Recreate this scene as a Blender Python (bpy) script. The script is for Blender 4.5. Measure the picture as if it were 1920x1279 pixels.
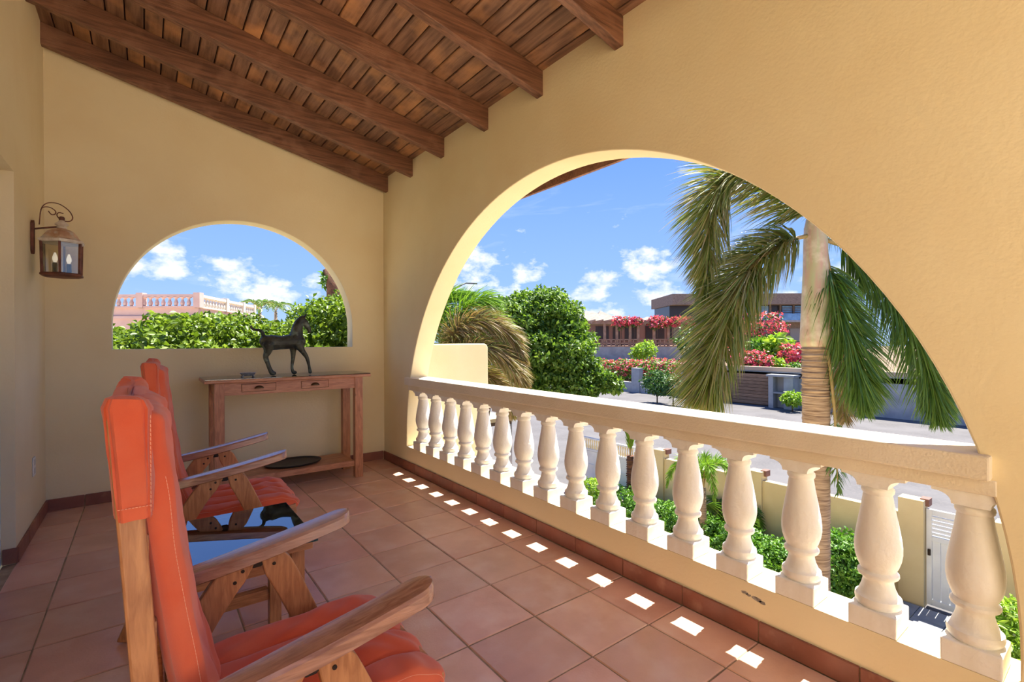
import bpy, bmesh, math, random
import numpy as np
from mathutils import Vector, Matrix

sc = bpy.context.scene
for o in list(bpy.data.objects):
    bpy.data.objects.remove(o)
COL = sc.collection
PI = math.pi
R_ = math.radians

# ------------------------------------------------------------------ camera
EYE = Vector((0, 0, 1.175))
FPX, YAW, PIT, ROL = 907.32, 0.6484, -0.0014, -0.0043
_d = Vector((math.sin(YAW) * math.cos(PIT), math.cos(YAW) * math.cos(PIT), math.sin(PIT)))
_r = Vector((math.cos(YAW), -math.sin(YAW), 0))
_u = _r.cross(_d)
CR = _r * math.cos(ROL) + _u * math.sin(ROL)
CU = -_r * math.sin(ROL) + _u * math.cos(ROL)
CD = _d
cam = bpy.data.cameras.new('camera')
cam.sensor_width = 36
cam.lens = FPX / 1920 * 36
cam.clip_start = 0.05
cam.clip_end = 2000
co = bpy.data.objects.new('camera', cam)
COL.objects.link(co)
M3 = Matrix((CR, CU, -CD)).transposed()
co.matrix_world = Matrix.Translation(EYE) @ M3.to_4x4()
sc.camera = co

# ------------------------------------------------------------------ view
sc.view_settings.view_transform = 'Standard'
sc.view_settings.look = 'None'
sc.view_settings.gamma = 1
sc.view_settings.use_curve_mapping = False
sc.view_settings.exposure = 1.70

# ------------------------------------------------------------------ sky
SKY_STRENGTH = 0.415
SUN_STRENGTH = 5.0
w = bpy.data.worlds.new('sky')
sc.world = w
w.use_nodes = True
nt = w.node_tree
nt.nodes.clear()
def N(tree, typ, **kw):
    n = tree.nodes.new(typ)
    for k, v in kw.items():
        setattr(n, k, v)
    return n
def math_(tree, op, a, b=None, clamp=False):
    n = N(tree, 'ShaderNodeMath', operation=op, use_clamp=clamp)
    for i, x in enumerate((a, b)):
        if x is None:
            continue
        if isinstance(x, (int, float)):
            n.inputs[i].default_value = x
        else:
            tree.links.new(x, n.inputs[i])
    return n.outputs[0]
def ramp(tree, fac, stops, interp='LINEAR'):
    n = N(tree, 'ShaderNodeValToRGB')
    n.color_ramp.interpolation = interp
    el = n.color_ramp.elements
    while len(el) < len(stops):
        el.new(0.5)
    for e, (p, c) in zip(el, stops):
        e.position = p
        e.color = (*c, 1) if len(c) == 3 else c
    tree.links.new(fac, n.inputs[0])
    return n.outputs[0]
def mixc(tree, fac, a, b, blend='MIX'):
    n = N(tree, 'ShaderNodeMix', data_type='RGBA', blend_type=blend)
    for s, x in ((n.inputs[0], fac), (n.inputs[6], a), (n.inputs[7], b)):
        if isinstance(x, (int, float)):
            s.default_value = x
        elif isinstance(x, tuple):
            s.default_value = (*x, 1)
        else:
            tree.links.new(x, s)
    return n.outputs[2]
def lin(r, g, b):
    f = lambda c: (c / 255 / 12.92) if c <= 10.31 else ((c / 255 + 0.055) / 1.055) ** 2.4
    return (f(r), f(g), f(b))
def build_sky():
    t = nt
    L = t.links.new
    tc = N(t, 'ShaderNodeTexCoord')
    sep = N(t, 'ShaderNodeSeparateXYZ')
    L(tc.outputs['Generated'], sep.inputs[0])
    x, y, z = sep.outputs
    el = math_(t, 'ARCSINE', z)                        # elevation, radians
    az = math_(t, 'ARCTAN2', x, y)                     # azimuth from +Y to +X
    blue = ramp(t, math_(t, 'MAXIMUM', z, 0.0), [(0.0, lin(168, 198, 242)), (0.12, lin(142, 180, 244)), (0.35, lin(112, 156, 240)), (1.0, lin(70, 122, 222))])
    # cumulus: soft ellipses at directions in the sky, edges broken up with noise
    blobs = [  # azimuth deg, elevation deg, half width deg, half height deg
        (-6.5, 8.0, 3.2, 1.5), (-1.5, 7.3, 2.4, 1.5), (2.5, 7.8, 2.6, 1.9), (7.5, 6.6, 3.6, 1.7), (10.5, 4.8, 3.0, 1.6),
        (3.5, 13.8, 4.2, 0.9), (15.0, 6.3, 1.5, 1.2),
        (33.2, 8.3, 2.9, 2.4), (39.2, 8.0, 2.0, 1.1), (36.5, 5.0, 2.5, 1.3), (40.0, 5.2, 1.8, 0.9),
        (47.4, 7.2, 2.4, 1.3), (52.3, 8.7, 3.3, 1.9), (45.5, 5.3, 2.6, 1.2), (53.8, 4.8, 2.4, 1.6), (47.0, 3.2, 3.0, 1.1), (42.5, 3.4, 2.0, 0.8),
        (28.0, 7.0, 3.0, 1.6), (60, 7.0, 3.0, 1.5), (66, 4.0, 2.5, 1.1), (72, 6.0, 3.0, 1.5), (-16, 6.0, 4.0, 1.6), (-25, 8.0, 3.0, 1.5),
        (82, 7.0, 3.5, 1.7), (95, 5.0, 4.0, 1.7), (110, 8.0, 3.5, 1.6), (126, 6.0, 4.0, 1.6), (142, 7.0, 3.6, 1.7), (160, 5.0, 4.0, 1.6),
        (178, 8.0, 3.2, 1.6), (-165, 6.0, 4.0, 1.6), (-150, 8.0, 3.0, 1.5), (-132, 5.0, 4.0, 1.7), (-112, 7.0, 3.5, 1.6), (-92, 6.0, 4.0, 1.7), (-72, 8.0, 3.2, 1.5), (-52, 6.0, 4.0, 1.6), (-38, 5.0, 3.2, 1.5)]
    acc = None
    for a, e, ww, hh in blobs:
        da = math_(t, 'MULTIPLY', math_(t, 'SUBTRACT', az, R_(a)), 1 / R_(ww))
        de = math_(t, 'MULTIPLY', math_(t, 'SUBTRACT', el, R_(e)), 1 / R_(hh))
        d2 = math_(t, 'ADD', math_(t, 'MULTIPLY', da, da), math_(t, 'MULTIPLY', de, de))
        v = math_(t, 'SUBTRACT', 1.0, d2)
        acc = v if acc is None else math_(t, 'MAXIMUM', acc, v)
    acc = math_(t, 'MAXIMUM', acc, -1.5)
    mp = N(t, 'ShaderNodeMapping')
    mp.inputs['Scale'].default_value = (1, 1, 1.7)
    L(tc.outputs['Generated'], mp.inputs[0])
    n1 = N(t, 'ShaderNodeTexNoise')
    n1.inputs['Scale'].default_value = 22
    n1.inputs['Detail'].default_value = 7
    n1.inputs['Roughness'].default_value = 0.58
    L(mp.outputs[0], n1.inputs[0])
    nn = math_(t, 'MULTIPLY', math_(t, 'SUBTRACT', n1.outputs[0], 0.5), 7.5)
    dens = math_(t, 'MULTIPLY', math_(t, 'ADD', acc, math_(t, 'ADD', nn, 0.12)), 0.62, clamp=True)
    # thin high wisps
    mp2 = N(t, 'ShaderNodeMapping')
    mp2.inputs['Scale'].default_value = (1, 1, 4.5)
    mp2.inputs['Location'].default_value = (0.3, 0.1, 0)
    L(tc.outputs['Generated'], mp2.inputs[0])
    n2 = N(t, 'ShaderNodeTexNoise')
    n2.inputs['Scale'].default_value = 4.5
    n2.inputs['Detail'].default_value = 8
    n2.inputs['Roughness'].default_value = 0.6
    n2.inputs['Distortion'].default_value = 0.6
    L(mp2.outputs[0], n2.inputs[0])
    wisp = math_(t, 'MULTIPLY', math_(t, 'SUBTRACT', n2.outputs[0], 0.56), 2.2, clamp=True)
    n3 = N(t, 'ShaderNodeTexNoise')
    n3.inputs['Scale'].default_value = 30
    n3.inputs['Detail'].default_value = 4
    L(mp.outputs[0], n3.inputs[0])
    cc = ramp(t, n3.outputs[0], [(0.35, lin(222, 229, 245)), (0.6, lin(250, 250, 252))])
    skyc = mixc(t, math_(t, 'MULTIPLY', wisp, 0.8), blue, lin(215, 228, 252))
    skyc = mixc(t, dens, skyc, cc)
    bg = N(t, 'ShaderNodeBackground')
    bg.inputs[1].default_value = SKY_STRENGTH
    L(skyc, bg.inputs[0])
    out = N(t, 'ShaderNodeOutputWorld')
    L(bg.outputs[0], out.inputs[0])
build_sky()

# ------------------------------------------------------------------ sun: high, from the garden side (+X)
sun = bpy.data.lights.new('sun', 'SUN')
sun.energy = SUN_STRENGTH
sun.color = (1.0, 0.955, 0.87)
sun.angle = R_(0.53)
so = bpy.data.objects.new('sun', sun)
COL.objects.link(so)
so.location = (20, 3, 40)
so.rotation_euler = Vector((-0.430, -0.012, -1.0)).to_track_quat('-Z', 'Y').to_euler()

# ------------------------------------------------------------------ helpers
def at(px, py, d):
    return EYE + (CD + CR * ((px - 960) / FPX) - CU * ((py - 639.5) / FPX)) * d
def on(px, py, ax, v):
    r = CD + CR * ((px - 960) / FPX) - CU * ((py - 639.5) / FPX)
    return EYE + r * ((v - EYE[ax]) / r[ax])
def wloc(o):
    p = Vector((0, 0, 0))
    while o is not None:
        p += Vector(o.location)
        o = o.parent
    return p
def tag(o, label=None, cat=None, group=None, kind=None):
    for k, v in (('label', label), ('category', cat), ('group', group), ('kind', kind)):
        if v:
            o[k] = v
    return o
def thing(name, label, cat, loc=(0, 0, 0), group=None):
    o = bpy.data.objects.new(name, None)
    o.empty_display_size = 0.1
    COL.objects.link(o)
    o.location = loc
    return tag(o, label, cat, group)
def link_mesh(name, me, mat, parent=None):
    o = bpy.data.objects.new(name, me)
    COL.objects.link(o)
    if mat:
        me.materials.append(mat)
    if parent:
        o.parent = parent
    return o
def copy_tree(o, parent=None):
    c = o.copy()
    COL.objects.link(c)
    c.parent = parent
    for ch in [x for x in bpy.data.objects if x.parent == o]:
        copy_tree(ch, c)
    return c

class MB:
    """mesh builder; coordinates are world coordinates (shifted to the parent on build)"""
    def __init__(s):
        s.v = []
        s.f = []
    def add(s, verts, faces):
        b = len(s.v)
        s.v += [Vector(p) for p in verts]
        s.f += [tuple(i + b for i in f) for f in faces]
        return s
    def box(s, x0, x1, y0, y1, z0, z1):
        return s.add([(x0, y0, z0), (x1, y0, z0), (x1, y1, z0), (x0, y1, z0), (x0, y0, z1), (x1, y0, z1), (x1, y1, z1), (x0, y1, z1)],
                     [(0, 3, 2, 1), (4, 5, 6, 7), (0, 1, 5, 4), (1, 2, 6, 5), (2, 3, 7, 6), (3, 0, 4, 7)])
    def bar(s, a, b, wid, hei, up=(0, 0, 1)):
        a, b = Vector(a), Vector(b)
        d = (b - a).normalized()
        sd = d.cross(Vector(up)).normalized()
        u = sd.cross(d)
        vs = []
        for p in (a, b):
            for i, j in ((-1, -1), (1, -1), (1, 1), (-1, 1)):
                vs.append(p + sd * (i * wid / 2) + u * (j * hei / 2))
        return s.add(vs, [(0, 1, 2, 3), (7, 6, 5, 4), (0, 4, 5, 1), (1, 5, 6, 2), (2, 6, 7, 3), (3, 7, 4, 0)])
    def lathe(s, c, prof, n=32, sx=1, sy=1):
        c = Vector(c)
        vs, fs = [], []
        for r, z in prof:
            for k in range(n):
                a = 2 * PI * k / n
                vs.append(c + Vector((r * sx * math.cos(a), r * sy * math.sin(a), z)))
        m = len(prof)
        for i in range(m - 1):
            for k in range(n):
                k2 = (k + 1) % n
                fs.append((i * n + k, i * n + k2, (i + 1) * n + k2, (i + 1) * n + k))
        fs.append(tuple(range(n - 1, -1, -1)))
        fs.append(tuple((m - 1) * n + k for k in range(n)))
        return s.add(vs, fs)
    def tube(s, pts, rad, n=8):
        pts = [Vector(p) for p in pts]
        m = len(pts)
        rad = [rad] * m if isinstance(rad, (int, float)) else list(rad)
        vs, fs = [], []
        ref = None
        for i, p in enumerate(pts):
            t = (pts[min(i + 1, m - 1)] - pts[max(i - 1, 0)]).normalized()
            if ref is None:
                ref = t.orthogonal().normalized()
            ref = (ref - t * ref.dot(t))
            ref = ref.normalized() if ref.length > 1e-6 else t.orthogonal().normalized()
            b = t.cross(ref)
            for k in range(n):
                a = 2 * PI * k / n
                vs.append(p + (ref * math.cos(a) + b * math.sin(a)) * rad[i])
        for i in range(m - 1):
            for k in range(n):
                k2 = (k + 1) % n
                fs.append((i * n + k, i * n + k2, (i + 1) * n + k2, (i + 1) * n + k))
        fs.append(tuple(range(n - 1, -1, -1)))
        fs.append(tuple((m - 1) * n + k for k in range(n)))
        return s.add(vs, fs)
    def ball(s, c, r, n=10, m=7):
        c = Vector(c)
        rx, ry, rz = (r, r, r) if isinstance(r, (int, float)) else r
        vs = [c + Vector((0, 0, -rz))]
        for i in range(1, m):
            ph = -PI / 2 + PI * i / m
            for k in range(n):
                a = 2 * PI * k / n
                vs.append(c + Vector((rx * math.cos(ph) * math.cos(a), ry * math.cos(ph) * math.sin(a), rz * math.sin(ph))))
        vs.append(c + Vector((0, 0, rz)))
        fs = [(0, 1 + (k + 1) % n, 1 + k) for k in range(n)]
        for i in range(m - 2):
            for k in range(n):
                k2 = (k + 1) % n
                fs.append((1 + i * n + k, 1 + i * n + k2, 1 + (i + 1) * n + k2, 1 + (i + 1) * n + k))
        t = len(vs) - 1
        b = 1 + (m - 2) * n
        fs += [(b + k, b + (k + 1) % n, t) for k in range(n)]
        return s.add(vs, fs)
    def prism(s, poly, fn, t0, t1):
        """poly: 2D outline; fn(a, b, t) -> 3D point; thickness from t0 to t1"""
        n = len(poly)
        vs = [fn(a, b, t0) for a, b in poly] + [fn(a, b, t1) for a, b in poly]
        fs = [tuple(range(n - 1, -1, -1)), tuple(range(n, 2 * n))]
        fs += [(i, (i + 1) % n, n + (i + 1) % n, n + i) for i in range(n)]
        return s.add(vs, fs)
    def obj(s, name, mat, parent=None, smooth=False, bevel=0, seg=2, fix=True, sub=0):
        off = wloc(parent) if parent else Vector((0, 0, 0))
        me = bpy.data.meshes.new(name)
        me.from_pydata([tuple(p - off) for p in s.v], [], s.f)
        me.update()
        if fix:
            bm = bmesh.new()
            bm.from_mesh(me)
            bmesh.ops.recalc_face_normals(bm, faces=bm.faces)
            bm.to_mesh(me)
            bm.free()
        if smooth:
            me.polygons.foreach_set('use_smooth', [True] * len(me.polygons))
            if smooth == 'angle':
                me.set_sharp_from_angle(angle=R_(38))
        o = link_mesh(name, me, mat, parent)
        if bevel:
            md = o.modifiers.new('bevel', 'BEVEL')
            md.width = bevel
            md.segments = seg
            md.limit_method = 'ANGLE'
            md.angle_limit = R_(40)
        if sub:
            md = o.modifiers.new('sub', 'SUBSURF')
            md.levels = md.render_levels = sub
        return o
def box(name, mat, parent, x0, x1, y0, y1, z0, z1, bevel=0):
    return MB().box(x0, x1, y0, y1, z0, z1).obj(name, mat, parent, bevel=bevel)

# ------------------------------------------------------------------ materials
def principled(name):
    m = bpy.data.materials.new(name)
    m.use_nodes = True
    t = m.node_tree
    return m, t, t.nodes['Principled BSDF']
def mat(name, c1, c2=None, rough=0.6, scale=6.0, stretch=(1, 1, 1), detail=5, bump=0.0, bscale=60.0, bstretch=(1, 1, 1), rnd=0.0, hrnd=0.0,
        metallic=0.0, spec=0.5, coat=0.0, lo=0.35, hi=0.65, c3=None, c3scale=1.5, c3lo=0.55, c3hi=0.75, distort=0.0, sheen=0.0):
    m, t, p = principled(name)
    L = t.links.new
    tc = N(t, 'ShaderNodeTexCoord')
    oi = N(t, 'ShaderNodeObjectInfo')
    vadd = N(t, 'ShaderNodeVectorMath', operation='MULTIPLY_ADD')   # each object sees its own bit of the pattern
    cmb = N(t, 'ShaderNodeCombineXYZ')
    for i, k in enumerate((37.0, 91.0, 53.0)):
        L(math_(t, 'MULTIPLY', oi.outputs['Random'], k), cmb.inputs[i])
    vadd.inputs[1].default_value = (1, 1, 1)
    L(tc.outputs['Object'], vadd.inputs[0])
    L(cmb.outputs[0], vadd.inputs[2])
    mp = N(t, 'ShaderNodeMapping')
    mp.inputs['Scale'].default_value = stretch
    L(vadd.outputs[0], mp.inputs[0])
    col = None
    if c2:
        n = N(t, 'ShaderNodeTexNoise')
        n.inputs['Scale'].default_value = scale
        n.inputs['Detail'].default_value = detail
        n.inputs['Distortion'].default_value = distort
        L(mp.outputs[0], n.inputs[0])
        col = ramp(t, n.outputs[0], [(lo, c1), (hi, c2)])
    if c3:
        n = N(t, 'ShaderNodeTexNoise')
        n.inputs['Scale'].default_value = c3scale
        n.inputs['Detail'].default_value = 4
        L(vadd.outputs[0], n.inputs[0])
        f = ramp(t, n.outputs[0], [(c3lo, (0, 0, 0)), (c3hi, (1, 1, 1))])
        col = mixc(t, f, col if col else c1, c3)
    if rnd or hrnd:
        h = N(t, 'ShaderNodeHueSaturation')
        if col:
            L(col, h.inputs['Color'])
        else:
            h.inputs['Color'].default_value = (*c1, 1)
        L(math_(t, 'ADD', math_(t, 'MULTIPLY', math_(t, 'SUBTRACT', oi.outputs['Random'], 0.5), rnd * 2), 1.0), h.inputs['Value'])
        if hrnd:
            fr = math_(t, 'FRACT', math_(t, 'MULTIPLY', oi.outputs['Random'], 17.3))
            L(math_(t, 'ADD', math_(t, 'MULTIPLY', math_(t, 'SUBTRACT', fr, 0.5), hrnd * 2), 0.5), h.inputs['Hue'])
        col = h.outputs[0]
    if col:
        L(col, p.inputs['Base Color'])
    else:
        p.inputs['Base Color'].default_value = (*c1, 1)
    p.inputs['Roughness'].default_value = rough
    p.inputs['Metallic'].default_value = metallic
    p.inputs['Specular IOR Level'].default_value = spec
    p.inputs['Coat Weight'].default_value = coat
    p.inputs['Coat Roughness'].default_value = 0.15
    p.inputs['Sheen Weight'].default_value = sheen
    if bump:
        mp2 = N(t, 'ShaderNodeMapping')
        mp2.inputs['Scale'].default_value = bstretch
        L(vadd.outputs[0], mp2.inputs[0])
        nb = N(t, 'ShaderNodeTexNoise')
        nb.inputs['Scale'].default_value = bscale
        nb.inputs['Detail'].default_value = 6
        L(mp2.outputs[0], nb.inputs[0])
        b = N(t, 'ShaderNodeBump')
        b.inputs['Strength'].default_value = bump
        b.inputs['Distance'].default_value = 0.01
        L(nb.outputs[0], b.inputs['Height'])
        L(b.outputs[0], p.inputs['Normal'])
    return m
def leafmat(name, cols, transl=0.35, rough=0.45, spec=0.5):
    m, t, p = principled(name)
    L = t.links.new
    g = N(t, 'ShaderNodeNewGeometry')
    c = ramp(t, g.outputs['Random Per Island'], [(i / (len(cols) - 1), k) for i, k in enumerate(cols)])
    L(c, p.inputs['Base Color'])
    p.inputs['Roughness'].default_value = rough
    p.inputs['Specular IOR Level'].default_value = spec
    tr = N(t, 'ShaderNodeBsdfTranslucent')
    L(mixc(t, 1.0, c, (1.0, 1.0, 0.55), 'MULTIPLY'), tr.inputs[0])
    mx = N(t, 'ShaderNodeMixShader')
    mx.inputs[0].default_value = transl
    L(p.outputs[0], mx.inputs[1])
    L(tr.outputs[0], mx.inputs[2])
    L(mx.outputs[0], t.nodes['Material Output'].inputs[0])
    return m
def glassmat(name, tint=(1, 1, 1), ior=1.5, rough=0.0, extra=0.0):
    m, t, p = principled(name)
    L = t.links.new
    t.nodes.remove(p)
    fr = N(t, 'ShaderNodeFresnel')
    fr.inputs[0].default_value = ior
    tr = N(t, 'ShaderNodeBsdfTransparent')
    tr.inputs[0].default_value = (*tint, 1)
    gl = N(t, 'ShaderNodeBsdfGlossy')
    gl.inputs['Roughness'].default_value = rough
    mx = N(t, 'ShaderNodeMixShader')
    L(math_(t, 'ADD', fr.outputs[0], extra, clamp=True), mx.inputs[0])
    L(tr.outputs[0], mx.inputs[1])
    L(gl.outputs[0], mx.inputs[2])
    L(mx.outputs[0], t.nodes['Material Output'].inputs[0])
    return m

WALL = mat('cream_plaster', lin(244, 229, 190), lin(239, 221, 179), rough=0.85, scale=2.0, bump=0.15, bscale=70, spec=0.2)
RAILM = mat('rail_plaster', lin(240, 228, 206), lin(232, 218, 192), rough=0.8, scale=5, bump=0.25, bscale=120, spec=0.2)
BAL = mat('baluster_paint', lin(246, 242, 234), lin(240, 234, 222), rough=0.65, scale=14, stretch=(2, 2, 0.5), bump=0.3, bscale=60, spec=0.3)
TILE = mat('terracotta', lin(234, 184, 158), lin(220, 168, 142), rough=0.30, scale=5, bump=0.10, bscale=120, rnd=0.10, hrnd=0.008, spec=0.6, c3=lin(238, 202, 182), c3scale=6, c3lo=0.5, c3hi=0.8)
SKIRT = mat('terracotta_skirting', lin(150, 94, 76), lin(135, 84, 68), rough=0.45, scale=8, bump=0.15, bscale=90, rnd=0.08, c3=lin(168, 118, 98), c3scale=12, c3lo=0.58, c3hi=0.75)
GROUT = mat('grout', lin(186, 164, 134), lin(150, 128, 102), rough=0.9, scale=12)
PLANK = mat('ceiling_plank', lin(154, 114, 88), lin(110, 76, 56), rough=0.5, scale=5, stretch=(9, 0.8, 9), bump=0.3, bscale=60, bstretch=(4, .3, 4), rnd=0.18, c3=lin(206, 148, 98), c3scale=3.2, c3lo=0.52, c3hi=0.72)
DECK = mat('roof_deck', lin(40, 26, 18), rough=0.9)
RAFT = mat('rafter_wood', lin(136, 92, 68), lin(96, 62, 45), rough=0.5, scale=6, stretch=(0.7, 12, 12), bump=0.35, bscale=50, bstretch=(.3, 4, 4), rnd=0.08, c3=lin(156, 114, 90), c3scale=5, c3lo=0.55, c3hi=0.8)
WHITE = mat('white_paint', lin(232, 234, 234), rough=0.4)
PLASTIC = mat('outlet_plastic', lin(238, 236, 228), rough=0.35)

# ================================================================== THE SETTING
T = 0.3337                       # tile pitch
XR, XL, YB, YF = 1.899, -0.555, 4.625, -0.90      # wall faces of the porch
WT = 0.176                       # thickness of the arch wall
SL = 0.225                       # roof slope (rise towards the house)
def zroof(x, z0=2.785):          # underside of the ceiling boards
    return z0 + SL * (XR - x)
GZ = -3.3                        # garden level

# floor slab (grout shows between the tiles)
fl = MB().box(XL - 0.05, XR + WT, YF, YB + 0.15, -0.25, -0.004).obj('floor', GROUT)
tag(fl, 'porch floor of square terracotta tiles', None, kind='structure')
def tile_mesh(sx, sy, name='tile'):
    g, c, h = 0.003, 0.0035, 0.003
    vs = []
    for e, z in ((g, -0.012), (g, -h), (g + c, 0.0)):
        vs += [(e, e, z), (sx - e, e, z), (sx - e, sy - e, z), (e, sy - e, z)]
    fs = [(8, 9, 10, 11)]
    for l in (0, 4):
        fs += [(l + i, l + (i + 1) % 4, l + 4 + (i + 1) % 4, l + 4 + i) for i in range(4)]
    me = bpy.data.meshes.new(name)
    me.from_pydata(vs, [], fs)
    me.materials.append(TILE)
    return me
rng = random.Random(4)
xl = [XL] + [1.652 - T * i for i in range(6, -1, -1)] + [1.8885]
yl = [4.591 - T * j for j in range(0, 16)]
tm = {}
for i in range(len(xl) - 1):
    sx = xl[i + 1] - xl[i]
    for j in range(len(yl) - 1):
        key = round(sx, 3)
        if key not in tm:
            tm[key] = tile_mesh(sx, T)
        o = bpy.data.objects.new('tile', tm[key])
        COL.objects.link(o)
        o.parent = fl
        o.location = (xl[i] + rng.uniform(-.001, .001), yl[j + 1] + rng.uniform(-.001, .001), rng.uniform(-.0008, .0008))
# narrow back strip of tiles
for i in range(len(xl) - 1):
    sx = xl[i + 1] - xl[i]
    o = bpy.data.objects.new('tile', tile_mesh(sx, YB - 4.591))
    COL.objects.link(o)
    o.parent = fl
    o.location = (xl[i], 4.591, 0)

# --- arch wall (right), elliptical arch from curb to crown
def arch_pts(cy, a, cz, b, z0, n=56):
    pts = [(cy - a, z0)]
    for k in range(n + 1):
        th = PI - PI * k / n
        pts.append((cy + a * math.cos(th), cz + b * math.sin(th)))
    pts.append((cy + a, z0))
    return pts
def wall_with_arch(name, outer, hole, fn, t0, t1, m, bevel=0.006):
    """outer: polygon (s, z) starting bottom-left going clockwise over the top; hole: arch points left to right"""
    n = len(hole)
    mid = n // 2
    (sa, za), (sb, zb) = outer[0], outer[-1]
    top = outer[1:-1]
    sm = hole[mid][0]
    # height of the outer top at sm
    for (p, q) in zip(top[:-1], top[1:]):
        if p[0] <= sm <= q[0]:
            zt = p[1] + (q[1] - p[1]) * (sm - p[0]) / (q[0] - p[0])
    zh = hole[0][1]
    left = [outer[0]] + [p for p in top if p[0] < sm] + [(sm, zt)] + [hole[i] for i in range(mid, -1, -1)] + [(sm, zh), (sm, za)]
    right = [(sm, za), (sm, zh)] + [hole[i] for i in range(n - 1, mid - 1, -1)] + [(sm, zt)] + [p for p in top if p[0] > sm] + [outer[-1]]
    # bridge below hole is a rectangle cut at sm, included in both halves
    b = MB()
    for t, flip in ((t0, False), (t1, True)):
        for poly in (left, right):
            vs = [fn(s, z, t) for s, z in poly]
            f = tuple(range(len(vs)))
            b.add(vs, [f[::-1] if flip else f])
    def rim(loop):
        k = len(loop)
        vs = [fn(s, z, t0) for s, z in loop] + [fn(s, z, t1) for s, z in loop]
        b.add(vs, [(i, (i + 1) % k, k + (i + 1) % k, k + i) for i in range(k)])
    rim(hole)
    rim(outer)
    off = Vector((0, 0, 0))
    me = bpy.data.meshes.new(name)
    me.from_pydata([tuple(p) for p in b.v], [], b.f)
    bm = bmesh.new()
    bm.from_mesh(me)
    bmesh.ops.remove_doubles(bm, verts=bm.verts, dist=1e-5)
    bmesh.ops.recalc_face_normals(bm, faces=bm.faces)
    bm.to_mesh(me)
    bm.free()
    o = link_mesh(name, me, m)
    md = o.modifiers.new('bevel', 'BEVEL')
    md.width = bevel
    md.segments = 2
    md.limit_method = 'ANGLE'
    md.angle_limit = R_(50)
    return o
CURB = 0.213
ARC = arch_pts(2.16, 1.944, 0.29, 1.917, CURB, 72)
wr = wall_with_arch('wall_right', [(YF, -0.25), (YF, 2.80), (YB + 0.15, 2.80), (YB + 0.15, -0.25)], ARC,
                    lambda s, z, t: Vector((t, s, z)), XR, XR + WT, WALL)
tag(wr, 'cream plaster wall with a wide arch above the balustrade', None, kind='structure')
BARC = arch_pts(0.6935, 0.89, 1.30, 0.89, 1.119, 56)
wb = wall_with_arch('wall_back', [(XL - 0.1, -0.25), (XL - 0.1, zroof(XL - 0.1)), (XR + 0.02, zroof(XR + 0.02)), (XR + 0.02, -0.25)], BARC,
                    lambda s, z, t: Vector((s, t, z)), YB, YB + 0.15, WALL)
tag(wb, 'cream plaster end wall with a half-round opening', None, kind='structure')
# left wall with door opening
DY1, DZ = 3.655, 2.085
wlb = MB()
wlb.box(XL - 0.22, XL, DY1, YB + 0.02, -0.25, zroof(XL) + 0.02)
wlb.box(XL - 0.22, XL, 2.55, DY1, DZ, zroof(XL) + 0.02)
wlb.box(XL - 0.22, XL, -9.0, 2.55, -0.25, zroof(XL) + 0.02)  # run behind the camera lengthened to bounce sun into the porch
wl = wlb.obj('wall_left', WALL)
tag(wl, 'cream plaster house wall with door recess', None, kind='structure')
dr = MB().box(XL - 0.13, XL - 0.055, DY1 - 0.05, DY1, 0.0, DZ).box(XL - 0.13, XL - 0.055, 2.55, DY1, DZ - 0.05, DZ).box(XL - 0.13, XL - 0.055, 2.55, 2.60, 0.0, DZ).obj('door_1', WHITE, bevel=0.004)
tag(dr, 'white framed glazed door in the house wall', None, kind='structure')
leaf_ = MB().box(XL - 0.11, XL - 0.075, 2.60, 2.70, 0.01, DZ - 0.05).box(XL - 0.11, XL - 0.075, DY1 - 0.15, DY1 - 0.05, 0.01, DZ - 0.05).box(XL - 0.11, XL - 0.075, 2.70, DY1 - 0.15, 0.01, 0.2).box(XL - 0.11, XL - 0.075, 2.70, DY1 - 0.15, DZ - 0.15, DZ - 0.05).obj('door_leaf', WHITE, dr, bevel=0.003)
DGLASS = glassmat('door_glass', (0.55, 0.6, 0.6), 1.5, 0.0, 0.05)
box('pane', DGLASS, dr, XL - 0.095, XL - 0.089, 2.70, DY1 - 0.15, 0.2, DZ - 0.15)
hk = MB().tube([(XL - 0.075, 2.65, 1.0), (XL - 0.03, 2.65, 1.0), (XL - 0.03, 2.75, 1.0)], 0.008).obj('door_handle', mat('steel', lin(150, 150, 150), rough=.3, metallic=1), dr, smooth='angle')

# --- ceiling: boards carried by rafters, running out over the arch wall as eaves
EAVE = 2.53
YR = -0.90                        # roof cut short here to let in light from the added terrace
ceil = MB()
zz = lambda x, o=0: zroof(x) + o
ceil.add([(XL - .1, YR, zz(XL - .1, .02)), (EAVE, YR, zz(EAVE, .02)), (EAVE, YB + .5, zz(EAVE, .02)), (XL - .1, YB + .5, zz(XL - .1, .02)),
          (XL - .1, YR, zz(XL - .1, .06)), (EAVE, YR, zz(EAVE, .06)), (EAVE, YB + .5, zz(EAVE, .06)), (XL - .1, YB + .5, zz(XL - .1, .06))],
         [(0, 3, 2, 1), (4, 5, 6, 7), (0, 1, 5, 4), (1, 2, 6, 5), (2, 3, 7, 6), (3, 0, 4, 7)])
ce = ceil.obj('ceiling', DECK)
tag(ce, 'sloping dark wood board ceiling on rafters', None, kind='structure')
x = 1.855 + 0.0975 * 8
k = 0
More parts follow.
